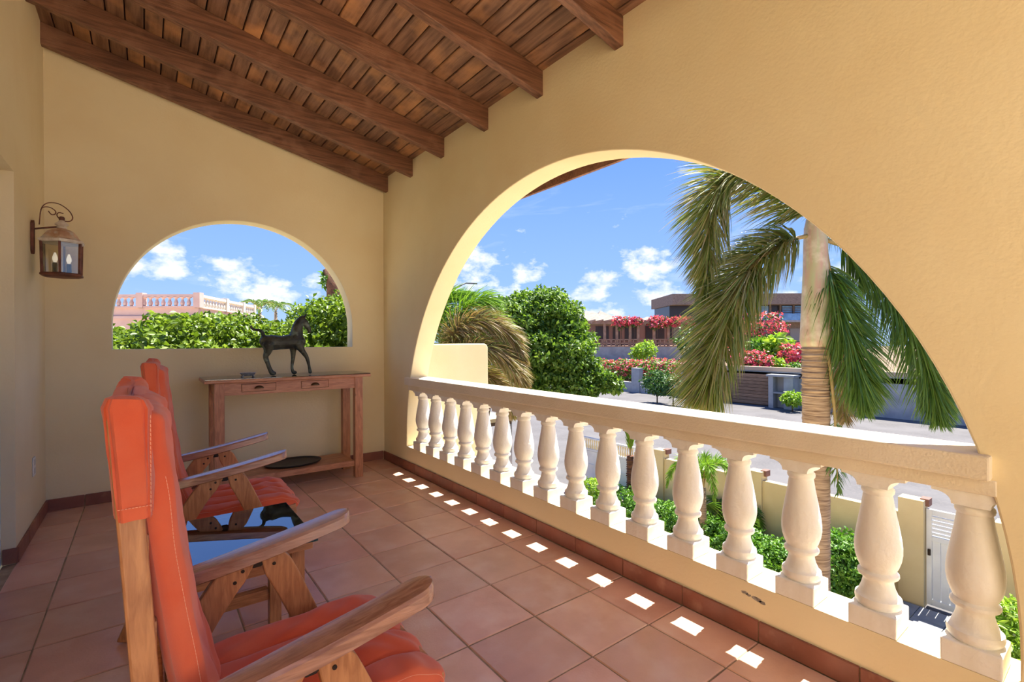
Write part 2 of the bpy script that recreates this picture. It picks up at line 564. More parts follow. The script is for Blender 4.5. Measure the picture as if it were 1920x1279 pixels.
while x > XL - 0.09:
    x1, x0 = min(x, EAVE), max(x - 0.0975, XL - 0.1)
    g = 0.0035
    b = MB()
    vs = []
    for yy in (YR, YB + .5):
        for xx, oo in ((x0 + g, 0.004), (x0 + g + .004, 0), (x1 - g - .004, 0), (x1 - g, .004), (x1 - g, .02), (x0 + g, .02)):
            vs.append((xx, yy, zroof(xx) + oo))
    b.add(vs, [tuple(range(5, -1, -1)), tuple(range(6, 12))] + [(i, (i + 1) % 6, 6 + (i + 1) % 6, 6 + i) for i in range(6)])
    b.obj('plank', PLANK, ce)
    x -= 0.0975
RY = [4.505, 3.955, 3.387, 2.767, 2.19, 1.58, 0.99, 0.40, -0.19, -0.78]
for y in RY:
    wdt = 0.056
    b = MB()
    vs = []
    for yy in (y, y + wdt):
        for xx in (XL - .08, EAVE - .03):
            for h in (-0.148, 0):
                vs.append((xx, yy, zroof(xx) + h))
    # 0: L-lo 1: L-hi 2: R-lo 3: R-hi (near) ; +4 far
    b.add(vs, [(0, 1, 3, 2), (4, 6, 7, 5), (0, 2, 6, 4), (1, 5, 7, 3), (0, 4, 5, 1), (2, 3, 7, 6)])
    b.obj('rafter', RAFT, ce, bevel=0.004)
for a, b_ in ((YR, YB + .5),):
    MB().add([(EAVE - .025, a, 2.362), (EAVE, a, 2.362), (EAVE, a, zroof(EAVE) + .05), (EAVE - .025, a, zroof(EAVE) + .05),
              (EAVE - .025, b_, 2.362), (EAVE, b_, 2.362), (EAVE, b_, zroof(EAVE) + .05), (EAVE - .025, b_, zroof(EAVE) + .05)],
             [(0, 1, 2, 3), (7, 6, 5, 4), (0, 4, 5, 1), (1, 5, 6, 2), (2, 6, 7, 3), (3, 7, 4, 0)]).obj('fascia', RAFT, ce, bevel=.003)

# --- tiled skirting
BH, BT = 0.082, 0.011
def skirt_root(name, x0, x1, y0, y1):
    o = MB().box(x0, x1, y0, y1, 0.0, BH - 0.006).obj(name, GROUT)
    return tag(o, 'terracotta tile skirting', None, kind='structure')
sr = skirt_root('baseboard_right', XR - 0.006, XR - 0.0005, YF, YB - 0.012)
ys = [4.591 - T * j for j in range(0, 19)]
ys = [YB - BT] + ys[1:]
for a, b_ in zip(ys[:-1], ys[1:]):
    if b_ < YF:
        break
    box('tile', SKIRT, sr, XR - BT - .001, XR - .0005, b_ + .002, a - .002, 0.001, BH, bevel=.0025)
sb = skirt_root('baseboard_back', XL + .001, XR - .012, YB - 0.006, YB - 0.0005)
for a, b_ in zip(xl[:-1], xl[1:]):
    box('tile', SKIRT, sb, a + .002, b_ - .002, YB - BT - .001, YB - .0005, 0.001, BH, bevel=.0025)
sl_ = skirt_root('baseboard_left', XL + .0005, XL + .006, DY1, YB - .012)
yy = YB - BT
while yy > DY1 + .02:
    y2 = max(yy - T, DY1)
    box('tile', SKIRT, sl_, XL + .0005, XL + BT + .001, y2 + .002, yy - .002, 0.001, BH, bevel=.0025)
    yy -= T
box('tile', SKIRT, sl_, XL - .05, XL + .008, DY1 - BT, DY1 - .0005, 0.001, BH, bevel=.0025)

# flaked paint on the curb
CHIP = mat('bare_plaster', lin(176, 168, 158), lin(120, 110, 100), rough=.9, scale=60)
for px_, py_, rx, rz in ((1396, 1111, .016, .006), (1404, 1116, .013, .005), (1420, 1124, .022, .010), (1430, 1131, .014, .007)):
    c_ = on(px_, py_, 0, XR)
    rg_ = random.Random(px_)
    poly = [(c_.y + rx * rg_.uniform(.6, 1.1) * math.cos(2 * PI * k / 11), c_.z + rz * rg_.uniform(.5, 1.2) * math.sin(2 * PI * k / 11)) for k in range(11)]
    MB().prism(poly, lambda a, b, t: Vector((XR - .0008 * t, a, b)), 0, 1).obj('paint_chip', CHIP, wr)

# outlet on the house wall
ot = thing('wall_outlet', 'white double socket plate low on the house wall', 'outlet', (XL, 4.16, 0.41))
box('plate', PLASTIC, ot, XL + .0005, XL + .008, 4.125, 4.195, 0.352, 0.467, bevel=.003)
for dz in (-.026, .026):
    box('socket', mat('socket_grey', lin(205, 203, 196), rough=.4), ot, XL + .008, XL + .0095, 4.143, 4.177, 0.41 + dz - .017, 0.41 + dz + .017, bevel=.001)

# --- balustrade in the arch
bs = thing('balustrade', 'white balustrade with turned balusters under a cream handrail in the wide arch', 'balustrade', (1.97, 2.16, CURB))
RZ0, RZ1 = 0.775, 0.845
MB().box(1.868, 2.068, 0.27, 4.088, RZ0, RZ1).obj('handrail', RAILM, bs, bevel=.006)
MB().box(1.897, 2.045, 0.26, 4.07, 0.728, RZ0).obj('lower_rail', RAILM, bs, bevel=.004)
PW = 0.134
prof = [(.058, 0), (.064, .010), (.066, .022), (.064, .034), (.056, .041), (.0535, .048), (.047, .066), (.043, .084), (.0425, .094), (.046, .103), (.055, .106), (.058, .112),
        (.057, .120), (.052, .125), (.049, .129), (.056, .146), (.063, .17), (.0665, .195), (.0665, .212), (.064, .236), (.058, .268), (.052, .298), (.046, .328), (.042, .352),
        (.0405, .362), (.045, .366), (.0465, .373), (.045, .379), (.040, .383), (.0395, .405), (.042, .42)]
prof = [(r * 1.0, (z if z < .195 else .195 + (z - .195) * 1.24) * 0.93) for r, z in prof]
cap = []
for k in range(9):
    a = PI / 2 * k / 8
    cap.append((0.043 + 0.038 * (1 - math.cos(a)), 0.408 + 0.028 * math.sin(a)))
cap = [(0.042, 0.404)] + cap + [(0.088, 0.437), (0.088, 0.448)]
capo = [(-s, z) for s, z in cap] + [(s, z) for s, z in cap[::-1]]
first = None
for k in range(16):
    y = 3.838 + PW / 2 - 0.2392 * k
    if first is None:
        b = thing('baluster', None, None)
        del_keys = [q for q in list(b.keys())]
        b.parent = bs
        b.location = (1.966 - 1.97, y - 2.16, 0)
        cx, cz = 1.966, CURB
        MB().lathe((cx, y, cz + .068), prof, 40).obj('shaft', BAL, b, smooth='angle')
        MB().box(cx - PW / 2, cx + PW / 2, y - PW / 2, y + PW / 2, cz, cz + .068).obj('plinth', BAL, b, bevel=.004)
        MB().prism([(s, z) for s, z in capo], lambda s, z, t, y=y: Vector((cx + t, y + s, cz + .068 + z)), -0.058, 0.058).obj('capital', BAL, b)
        first = b
    else:
        b = copy_tree(first, bs)
        b.location = (1.966 - 1.97, y - 2.16, 0)
# half-engaged brackets at the two ends are hidden by the arch

# ================================================================== FURNITURE
TEAK = mat('teak', lin(204, 144, 96), lin(170, 112, 72), rough=0.38, scale=4, stretch=(3, 22, 22), detail=6, bump=0.1, bscale=40, bstretch=(1, 8, 8), rnd=0.08, distort=.6, spec=.45)
TEAKV = mat('teak_upright', lin(202, 142, 92), lin(168, 110, 68), rough=0.38, scale=4, stretch=(22, 22, 3), detail=6, bump=0.1, bscale=40, bstretch=(8, 8, 1), rnd=0.08, distort=.6, spec=.45)
ARMW = mat('teak_weathered', lin(186, 138, 110), lin(152, 108, 84), rough=0.22, coat=.6, scale=4, stretch=(3, 26, 26), detail=6, bump=0.1, bscale=40, bstretch=(1, 8, 8), distort=.6, spec=.6, c3=lin(180, 158, 148), c3scale=4, c3lo=.45, c3hi=.8)
CONS = mat('acacia', lin(210, 150, 112), lin(178, 118, 84), rough=0.42, scale=3.5, stretch=(3, 18, 18), detail=6, bump=0.1, bscale=40, bstretch=(1, 8, 8), rnd=0.06, distort=.8)
CONSV = mat('acacia_upright', lin(202, 142, 106), lin(170, 112, 80), rough=0.42, scale=3.5, stretch=(18, 18, 3), detail=6, bump=0.1, bscale=40, bstretch=(8, 8, 1), rnd=0.08, distort=.8, c3=lin(140, 88, 62), c3scale=9, c3lo=.66, c3hi=.76)
ORANGE = mat('orange_canvas', lin(226, 104, 66), lin(214, 92, 56), rough=0.8, scale=7, bump=0.12, bscale=700, spec=.25, sheen=.25, c3=lin(218, 118, 86), c3scale=5, c3lo=.5, c3hi=.8)
THREAD = mat('pale_thread', lin(238, 170, 138), rough=.8)
DARKM = mat('dark_metal', lin(48, 36, 30), rough=.5, metallic=.6)
PANEG = glassmat('table_glass', (0.90, 0.95, 0.93), 2.1, 0.0, 0.14)
GEDGE = mat('glass_edge', lin(30, 62, 54), rough=.15)

def smooth_path(pts, n):
    """Catmull-Rom through points"""
    pts = [Vector(p) for p in pts]
    P = [pts[0] * 2 - pts[1]] + pts + [pts[-1] * 2 - pts[-2]]
    out = []
    m = len(pts) - 1
    for i in range(n):
        u = i / (n - 1) * m
        k = min(int(u), m - 1)
        f = u - k
        a, b, c, d = P[k], P[k + 1], P[k + 2], P[k + 3]
        out.append(0.5 * ((2 * b) + (c - a) * f + (2 * a - 5 * b + 4 * c - d) * f * f + (3 * b - a - 3 * c + d) * f ** 3))
    return out
def quilt(path, hw, thick, ch, seed, side=1, nl=40, nu=40, wr=.004):
    rg = random.Random(seed)
    ph = [rg.uniform(0, 6.28) for _ in range(12)]
    pts = smooth_path([Vector((a, 0, b)) for a, b in path], nl)
    top, bot = [], []
    for i, p in enumerate(pts):
        t = (pts[min(i + 1, nl - 1)] - pts[max(i - 1, 0)]).normalized()
        n = Vector((-t.z, 0, t.x)) * side
        v = i / (nl - 1)
        ev = min(1, math.sqrt(max(0, min(v, 1 - v)) / .05))
        for j in range(nu + 1):
            u = j / nu
            y = -hw + 2 * hw * u
            eu = min(1, math.sqrt(max(0, min(u, 1 - u)) / .045))
            b = abs(math.sin(PI * ch * u)) ** .38
            wv = wr * (math.sin(9 * v * 3 + ph[0] + 4 * u) * math.sin(21 * u + ph[1] + 3 * v) + .8 * math.sin(34 * v + ph[2] + 6 * math.sin(7 * u + ph[3])) * (0.35 + .65 * b))
            h = thick * (.5 + .5 * b) * min(eu, ev) + wv * min(eu, ev)
            ys = y * (1 - .012 * math.sin(PI * v)) + .003 * math.sin(17 * v + ph[4])
            top.append(p + n * h + Vector((0, ys, 0)))
            bot.append(p - n * (.012 * min(eu, ev)) + Vector((0, ys, 0)))
    W = nu + 1
    fs = []
    for i in range(nl - 1):
        for j in range(nu):
            a = i * W + j
            fs.append((a, a + 1, a + W + 1, a + W))
    m = len(top)
    fs += [tuple(q + m for q in f[::-1]) for f in fs]
    for i in range(nl - 1):
        for j in (0, nu):
            a = i * W + j
            fs.append((a, a + W, a + W + m, a + m))
    for j in range(nu):
        for i in (0, nl - 1):
            a = i * W + j
            fs.append((a, a + 1, a + 1 + m, a + m))
    return top + bot, fs, top, W
def board2d(path, width, ends=True, n=26, taper=None):
    """2D outline of a board that follows a path, with rounded first end"""
    pts = smooth_path([Vector((a, 0, b)) for a, b in path], n)
    L, Rr = [], []
    for i, p in enumerate(pts):
        t = (pts[min(i + 1, n - 1)] - pts[max(i - 1, 0)]).normalized()
        nn = Vector((-t.z, 0, t.x))
        w_ = width(i / (n - 1)) / 2 if callable(width) else width / 2
        L.append((p.x + nn.x * w_, p.z + nn.z * w_))
        Rr.append((p.x - nn.x * w_, p.z - nn.z * w_))
    return L + Rr[::-1]

def make_chair(seed):
    c = thing('lounge_chair', 'x', 'chair')
    HWA = 0.262                 # armrest centre line
    xz = lambda y0, y1: (lambda a, b, t: Vector((a, y0 + (y1 - y0) * t, b)))
    for s in (-1, 1):
        # back post
        y = s * 0.236
        out = board2d([(-0.030, 1.062), (-0.012, .80), (0.006, .52), (0.024, .30)], 0.035, n=12)
        MB().prism(out, xz(y - .012, y + .012), 0, 1).obj('back_post', TEAKV, c, bevel=.004)
        # armrest: paddle plan on a rising line, slight crown
        b = MB()
        prf = []
        nA = 30
        for i in range(nA + 1):
            v = 1 - (1 - i / nA) ** 2.2
            xx = -0.005 + 0.486 * v
            zz_ = 0.578 + 0.060 * v + .022 * v * v
            ww = 0.044 + 0.034 * math.sin(min(1, v / .62) * PI / 2) ** 1.3
            e = 1 - v
            if e < .09:
                ww *= math.sqrt(max(0.002, 1 - (1 - e / .09) ** 2))
            prf.append((xx, zz_, ww / 2))
        vs = []
        for xx, zz_, hw in prf:
            for (yy_, dz) in ((-1, -.014), (-1, .009), (-.84, .015), (0, .018), (.84, .015), (1, .009), (1, -.014), (.84, -.018), (-.84, -.018)):
                vs.append((xx - dz * .12, s * HWA + yy_ * hw, zz_ + dz))
        K = 9
        fs = []
        for i in range(nA):
            for k in range(K):
                fs.append((i * K + k, i * K + (k + 1) % K, (i + 1) * K + (k + 1) % K, (i + 1) * K + k))
        fs += [tuple(range(K)), tuple(nA * K + k for k in range(K - 1, -1, -1))]
        b.add(vs, fs).obj('armrest', ARMW, c, smooth='angle')
        # A-frame legs: two boards with rounded shoulders
        yl_, yh = s * HWA - .012, s * HWA + .012
        def leg(path, nm, flip):
            wfun = lambda v: 0.072 * min(1, .62 + 2.6 * v) if v < .15 else 0.072 - .008 * v
            o_ = board2d(path, wfun, n=30)
            return MB().prism(o_, xz(yl_, yh), 0, 1).obj(nm, TEAKV, c, bevel=.004)
        leg([(0.212, .602), (0.150, .530), (0.075, .405), (0.0, .24), (-0.10, .0)], 'leg', 1)
        leg([(0.262, .610), (0.305, .525), (0.360, .395), (0.425, .23), (0.50, .0)], 'leg', -1)
        hp = MB().prism([(.205, .595), (.262, .602), (.262, .59), (.243, .575), (.225, .575), (.205, .60)], xz(s * HWA - .010, s * HWA + .010), 0, 1).obj('hinge_plate', DARKM, c)
        for bx_, bz_ in ((.20, .575), (.182, .55), (.275, .575)):
            for e in (-1, 1):
                MB().tube([(bx_, s * HWA + e * .010, bz_), (bx_, s * HWA + e * .0145, bz_)], .0045, 10).obj('bolt', DARKM, c)
        # seat side rail
        MB().prism(board2d([(0.0, .36), (.25, .365), (.53, .385)], .045, n=8), xz(s * .215 - .011, s * .215 + .011), 0, 1).obj('seat_rail', TEAK, c, bevel=.003)
    for i in range(7):
        xx = .05 + i * .073
        MB().box(xx, xx + .055, -.205, .205, .383 + i * .003, .398 + i * .003).obj('slat', TEAK, c, bevel=.003)
    for zc in (.42, .56, .70, .84, .98):
        xx = -0.012 + (.80 - zc) * .068 + .012
        MB().box(xx - .006, xx + .006, -.225, .225, zc - .03, zc + .03).obj('back_slat', TEAK, c, bevel=.003)
    MB().box(-.055, -.02, -.25, .25, .14, .175).obj('stretcher', TEAK, c, bevel=.004)
    MB().box(.415, .45, -.25, .25, .14, .175).obj('stretcher', TEAK, c, bevel=.004)
    # cushions
    v, f, top, W = quilt([(0.075, .405), (.2, .404), (.34, .408), (.44, .413), (.500, .402), (.522, .375)], .222, .040, 4, seed, 1, 46, 64, .0026)
    sc_ = MB().add(v, f).obj('seat_cushion', ORANGE, c, smooth=True)
    v2, f2, top2, W2 = quilt([(0.088, .405), (.074, .47), (.038, .62), (0.012, .80), (-.008, .97), (-.018, 1.072)], .222, .048, 2, seed + 5, -1, 46, 64, .003)
    bc = MB().add(v2, f2).obj('back_cushion', ORANGE, c, smooth=True)
    def dashes(tp, W_, j, par, i0, i1):
        b = MB()
        pts = [tp[i * W_ + j] for i in range(i0, i1)]
        dense = smooth_path(pts, len(pts) * 6)
        for k in range(0, len(dense) - 2, 2):
            a, d_ = dense[k], dense[k + 2]
            b.tube([a, a + (d_ - a) * .8], .0006, 5)
        o_ = b.obj('stitching', THREAD, par)
        o_['kind'] = 'stuff'
        return o_
    nl = 46
    for j in (2, W - 3):
        dashes(top, W, j, sc_, 2, nl - 2)
        dashes(top2, W2, j, bc, 2, 36)
    # hood that slips over the top of the back frame
    rg = random.Random(seed + 11)
    loops = []
    def rr(hx, hy, cx, z, inset=0, n=64, zf=None):
        pts = []
        for k in range(n):
            a = 2 * PI * k / n
            ca, sa = math.cos(a), math.sin(a)
            e = 0.28
            px_ = cx + (hx - inset) * (abs(ca) ** e) * (1 if ca >= 0 else -1)
            py_ = (hy - inset) * (abs(sa) ** e) * (1 if sa >= 0 else -1)
            wob = .0025 * math.sin(9 * a + z * 40) + .002 * math.sin(23 * a + seed)
            pts.append(Vector((px_ + wob * ca, py_ + wob * sa, z + (zf(px_, py_) if zf else 0))))
        return pts
    cxs = lambda z: -0.014 - (z - .9) * .05
    def sag(px_, py_):
        return -.020 * max(0, math.cos(py_ / .25 * PI / 2)) + .010 * ((abs(py_) / .25) ** 6) + .006 * math.sin(py_ * 40 + seed) - .12 * (px_ + .02)
    for z in (.905, .912, .96, 1.01, 1.045):
        loops.append(rr(.024 + .006 * max(0, (z - .9)) / .15, .256, cxs(z), z))
    loops.append(rr(.031, .256, cxs(1.07), 1.070, 0, zf=lambda a, b: .7 * sag(a, b)))
    loops.append(rr(.031, .256, cxs(1.08), 1.082, .006, zf=sag))
    loops.append(rr(.031, .256, cxs(1.085), 1.087, .016, zf=sag))
    loops.append(rr(.031, .256, cxs(1.085), 1.088, .026, zf=sag))
    b = MB()
    n = 64
    vs = [p for l in loops for p in l]
    fs = []
    for i in range(len(loops) - 1):
        for k in range(n):
            fs.append((i * n + k, i * n + (k + 1) % n, (i + 1) * n + (k + 1) % n, (i + 1) * n + k))
    fs.append(tuple((len(loops) - 1) * n + k for k in range(n)))
    hd = b.add(vs, fs).obj('hood', ORANGE, c, smooth='angle')
    for s in (-1, 1):
        b = MB()
        for k in range(10):
            xx = -.034 + k * .0042
            b.tube([(xx, s * .2572, .925), (xx + .003, s * .2572, .925)], .0006, 5)
        for k in range(22):
            zz_ = .915 + k * .0068
            b.tube([(.006, s * .2572, zz_), (.0057, s * .2572, zz_ + .005)], .0005, 5)
        b.obj('stitching', THREAD, hd)['kind'] = 'stuff'
    return c
ch1 = make_chair(3)
ch2 = copy_tree(ch1)
ch1.location = (0.0, 1.182, 0)
ch1['label'] = 'wooden lounge chair with orange cushion, farther from the console table'
ch2.location = (0.045, 2.685, 0)
ch2.rotation_euler = (0, 0, R_(-2.0))
ch2['label'] = 'wooden lounge chair with orange cushion between the glass side table and the console'
for c in (ch1, ch2):
    c['group'] = 'orange cushioned lounge chairs'

# --- side table with glass top
st = thing('side_table', 'low square wooden side table with glass top between the orange chairs', 'table', (0.22, 2.0, 0))
tx0, tx1, ty0, ty1, tz = -0.035, 0.482, 1.775, 2.262, 0.478
for a, b_ in ((ty0 + .015, ty0 + .065), (ty1 - .065, ty1 - .015)):
    box('top_rail', TEAK, st, tx0 + .012, tx1 - .012, a, b_, tz - .036, tz - .008, bevel=.004)
for a, b_ in ((tx0 + .012, tx0 + .06), (tx1 - .06, tx1 - .012)):
    box('top_rail', TEAK, st, a, b_, ty0 + .066, ty1 - .066, tz - .036, tz - .008, bevel=.004)
ny = 5
wy = (ty1 - ty0 - .132) / ny
for i in range(ny):
    box('slat', TEAK, st, tx0 + .061, tx1 - .061, ty0 + .066 + i * wy + .003, ty0 + .066 + (i + 1) * wy - .003, tz - .028, tz - .010, bevel=.002)
gp = box('glass_top', PANEG, st, tx0, tx1, ty0, ty1, tz - .007, tz, bevel=.001)
MB().box(tx0 - .0006, tx1 + .0006, ty0 - .0006, ty0, tz - .0068, tz - .0004).box(tx0 - .0006, tx1 + .0006, ty1, ty1 + .0006, tz - .0068, tz - .0004).box(tx0 - .0006, tx0, ty0, ty1, tz - .0068, tz - .0004).box(tx1, tx1 + .0006, ty0, ty1, tz - .0068, tz - .0004).obj('glass_edge', GEDGE, gp)
for xx in (tx0 + .035, tx1 - .080):
    for yy in (ty0 + .035, ty1 - .080):
        box('leg', TEAKV, st, xx, xx + .045, yy, yy + .045, 0, tz - .036, bevel=.003)
for yy in (ty0 + .045, ty1 - .065):
    box('apron', TEAK, st, tx0 + .08, tx1 - .08, yy, yy + .020, tz - .096, tz - .036, bevel=.002)
    box('stretcher', TEAK, st, tx0 + .08, tx1 - .08, yy, yy + .022, .11, .155, bevel=.002)
    box('stretcher', TEAK, st, tx0 + .08, tx1 - .08, yy + .028, yy + .050, .12, .150, bevel=.002)
for xx in (tx0 + .045, tx1 - .065):
    box('apron', TEAK, st, xx, xx + .020, ty0 + .08, ty1 - .08, tz - .096, tz - .036, bevel=.002)
# --- console table
ct = thing('console_table', 'long wooden console table with two drawers under the half-round opening', 'table', (0.95, 4.3, 0))
kx0, kx1, ky0, ky1, kz = 0.335, 1.565, 4.100, 4.545, 0.897
box('table_top', CONS, ct, kx0, kx1, ky0, ky1, kz - .030, kz - .006, bevel=.006)
KG = glassmat('console_glass', (0.86, 0.9, 0.9), 2.0, 0.0, 0.10)
kg = box('glass_top', KG, ct, kx0 + .004, kx1 - .004, ky0 + .004, ky1 - .004, kz - .0055, kz, bevel=.001)
lw = 0.068
for xx in (kx0 + .062, kx1 - .062 - lw):
    for yy in (ky0 + .030, ky1 - .09):
        box('leg', CONSV, ct, xx, xx + lw, yy, yy + lw * .85, 0, kz - .030, bevel=.004)
ax0, ax1 = kx0 + .062 + lw, kx1 - .062 - lw
az0, az1 = kz - .125, kz - .030
fy = ky0 + .038
# front apron with two drawer openings
d1, d2 = (.575, .815), (1.0, 1.215)
fa = MB()
for a, b_ in ((ax0, d1[0]), (d1[1], d2[0]), (d2[1], ax1)):
    fa.box(a, b_, fy, fy + .022, az0, az1)
for a, b_ in (d1, d2):
    fa.box(a, b_, fy, fy + .022, az0, az0 + .020).box(a, b_, fy, fy + .022, az1 - .014, az1)
fa.obj('front_apron', CONS, ct)
box('back_apron', CONS, ct, ax0, ax1, ky1 - .07, ky1 - .05, az0, az1)
for xx in (kx0 + .075, kx1 - .095):
    box('side_apron', CONS, ct, xx, xx + .02, ky0 + .085, ky1 - .09, az0, az1)
BRASS = mat('aged_brass', lin(120, 100, 72), lin(80, 66, 48), rough=.35, metallic=.9, scale=30)
for a, b_ in (d1, d2):
    dw = box('drawer', CONS, ct, a + .003, b_ - .003, fy - .003, fy + .3, az0 + .023, az1 - .017, bevel=.002)
    mx_, mz_ = (a + b_) / 2, (az0 + az1) / 2 + .004
    b = MB()
    vs, fs = [], []
    nk, mk = 14, 6
    for i in range(mk + 1):
        ph = PI / 2 * i / mk
        for k in range(nk + 1):
            th = PI * k / nk
            vs.append((mx_ + .033 * math.cos(th) * (math.cos(ph) * .4 + .6) * (1 if i < mk else .6), fy - .004 - .020 * math.sin(ph), mz_ - .008 + .022 * math.sin(th) * math.cos(ph)))
    for i in range(mk):
        for k in range(nk):
            fs.append((i * (nk + 1) + k, i * (nk + 1) + k + 1, (i + 1) * (nk + 1) + k + 1, (i + 1) * (nk + 1) + k))
    hnd = b.add(vs, fs).obj('cup_handle', BRASS, dw, smooth=True)
    sd = hnd.modifiers.new('solid', 'SOLIDIFY')
    sd.thickness = .002
# corner braces under the apron ends and low shelf
for s, xx in ((1, kx0 + .062 + lw), (-1, kx1 - .062 - lw)):
    pass
MB().prism([(ky0 + .087, az0), (ky0 + .135, az0), (ky0 + .087, az0 - .05)], lambda a, b, t: Vector((kx0 + .08 + .03 * t, a, b)), 0, 1).obj('brace', CONSV, ct)
shz = .145
for i in range(4):
    wy = (ky1 - .035 - ky0 - .045) / 4
    y0_ = ky0 + .045 + i * wy
    box('shelf_plank', CONS, ct, kx0 + .132, kx1 - .132, y0_ + .0006, y0_ + wy - .0006, shz - .045, shz, bevel=.0015)
# black oval tray on the shelf
tr = MB()
trp = [(.0, .0), (.85, .0), (.93, .004), (1.0, .016), (1.0, .020), (.97, .0195), (.91, .009), (.84, .006), (.0, .006)]
tr.lathe((0.985, 4.36, shz + .0005), [(max(r, .001) * .215, z) for r, z in trp], 56, 1.05, .78)
tag(tr.obj('tray', mat('black_lacquer', lin(34, 34, 34), lin(26, 26, 26), rough=.5, scale=20, bump=.1, bscale=80), smooth='angle'),
    'flat black oval tray on the low shelf of the console', 'tray')
# small pewter dish on four feet
dish = thing('dish', 'small four-footed pewter dish on the console table', 'dish', (0.64, 4.28, kz))
PEW = mat('pewter', lin(176, 176, 174), lin(124, 126, 126), rough=.45, metallic=.3, scale=40)
b = MB()
vs, fs = [], []
lay = [(.036, .026, .010), (.044, .032, .016), (.054, .040, .030), (.056, .042, .032), (.050, .037, .030), (.040, .028, .018)]
for hx, hy, z in lay:
    for k in range(28):
        a = 2 * PI * k / 28
        ca, sa = math.cos(a), math.sin(a)
        q = .5
        vs.append((0.64 + hx * abs(ca) ** q * (1 if ca > 0 else -1), 4.28 + hy * abs(sa) ** q * (1 if sa > 0 else -1), kz + z))
for i in range(len(lay) - 1):
    for k in range(28):
        fs.append((i * 28 + k, i * 28 + (k + 1) % 28, (i + 1) * 28 + (k + 1) % 28, (i + 1) * 28 + k))
fs += [tuple(range(27, -1, -1)), tuple((len(lay) - 1) * 28 + k for k in range(28))]
b.add(vs, fs).obj('bowl', PEW, dish, smooth='angle')
for sx in (-1, 1):
    for sy in (-1, 1):
        MB().tube([(0.64 + sx * .034, 4.28 + sy * .022, kz + .012), (0.64 + sx * .040, 4.28 + sy * .027, kz + .004), (0.64 + sx * .043, 4.28 + sy * .029, kz + .0)], [.006, .005, .004], 8).obj('foot', PEW, dish, smooth='angle')

# --- bronze horse (one continuous body grown from joined limbs)
HX = lambda px: 0.94 + (px - 540) * .0041
HZ = lambda py: kz + (701 - py) * .00431
def chain(b, pts, y):
    ps, rs = [], []
    for p in pts:
        yy = y if len(p) == 3 else p[3]
        ps.append(Vector((HX(p[0]), 4.30 + yy, HZ(p[1]))))
        rs.append(p[2])
    n = max(8, len(ps) * 6)
    dense = smooth_path(ps, n)
    m = len(ps) - 1
    rad = []
    for i in range(n):
        u = i / (n - 1) * m
        k = min(int(u), m - 1)
        rad.append(rs[k] + (rs[k + 1] - rs[k]) * (u - k))
    b.tube(dense, rad, 14)
    b.ball(dense[0], rad[0] * .98, 14, 9).ball(dense[-1], rad[-1] * .98, 14, 9)
hb = MB()
chain(hb, [(499, 637, .050), (507, 639, .064), (526, 640, .056), (545, 638, .062), (557, 637, .060), (561, 638, .052)], 0)
chain(hb, [(555, 634, .056), (556, 621, .050), (558, 609, .042), (562, 600, .034), (567, 595, .028)], 0)
chain(hb, [(551, 628, .020), (551, 612, .018), (555, 601, .015), (563, 592, .012), (570, 589, .010)], 0)
chain(hb, [(567, 596, .030), (574, 603, .025), (578.5, 611, .019), (581, 618.5, .0155)], 0)
chain(hb, [(570, 603, .016), (574, 610, .012)], 0)
for s in (-1, 1):
    chain(hb, [(570, 593, .008, s * .012), (573, 587, .006, s * .016), (575, 583.5, .003, s * .017)], 0)
chain(hb, [(495, 632, .016), (493.5, 621, .013), (487, 616.5, .0115), (478, 615.5, .0105), (473.5, 611.5, .009), (475, 608.5, .007)], 0)
chain(hb, [(503, 644, .046), (501, 656, .030), (497, 667, .018), (500.5, 679, .0135), (504, 690, .0125), (508, 697, .0165), (511, 698, .0155)], -.032)
chain(hb, [(505, 644, .046), (504, 656, .030), (501, 666, .018), (505, 679, .0135), (509, 690, .0125), (513, 697, .0165), (516, 698, .0155)], .034)
chain(hb, [(551, 644, .040), (551, 657, .023), (550.5, 670, .0165), (548.5, 686, .0115), (549.5, 694, .0125), (552, 698, .0165), (554.5, 698, .015)], .030)
chain(hb, [(557, 643, .040), (565, 656, .023), (573.5, 669, .0165), (577.5, 684, .0115), (578.5, 690, .0125), (580, 697.5, .0155)], -.030)
BRZ = mat('verdigris_bronze', lin(88, 90, 74), lin(46, 46, 40), rough=.5, metallic=.35, scale=14, detail=7, bump=.35, bscale=70, c3=lin(118, 132, 116), c3scale=18, c3lo=.54, c3hi=.7)
hr = thing('horse_statue', 'dark bronze horse statue with raised tail on the console table', 'statue', (0.94, 4.30, kz))
hb.v = [p + Vector((0, 0, .004)) for p in hb.v]
ho = hb.obj('body', BRZ, hr, smooth=True, fix=False)
md = ho.modifiers.new('remesh', 'REMESH')
md.mode = 'VOXEL'
md.voxel_size = 0.0052
md.use_smooth_shade = True
md = ho.modifiers.new('smooth', 'SMOOTH')
md.factor = .5
md.iterations = 3

# --- wall lantern
ln = thing('wall_lantern', 'weathered metal wall lantern with scrolled bracket and glass panes on the house wall', 'lantern', (-0.415, 4.13, 1.59))
LMET = mat('rusted_brown', lin(136, 84, 64), lin(92, 56, 44), rough=.6, scale=18, metallic=.3, bump=.3, bscale=60)
LCAP = mat('flaking_paint', lin(222, 192, 162), lin(180, 136, 106), rough=.7, scale=16, bump=.4, bscale=70, c3=lin(206, 194, 178), c3scale=22, c3lo=.5, c3hi=.62)
LWHT = mat('chalky_rim', lin(236, 228, 214), lin(204, 188, 168), rough=.7, scale=30)
LGL = glassmat('seeded_glass', (0.94, 0.93, 0.88), 1.5, 0.06, 0.05)
cx, cy = -0.415, 4.13
BULB, _t, _p = principled('glint_bulb')
_p.inputs['Base Color'].default_value = (1, .95, .85, 1)
_p.inputs['Emission Color'].default_value = (1, .90, .76, 1)
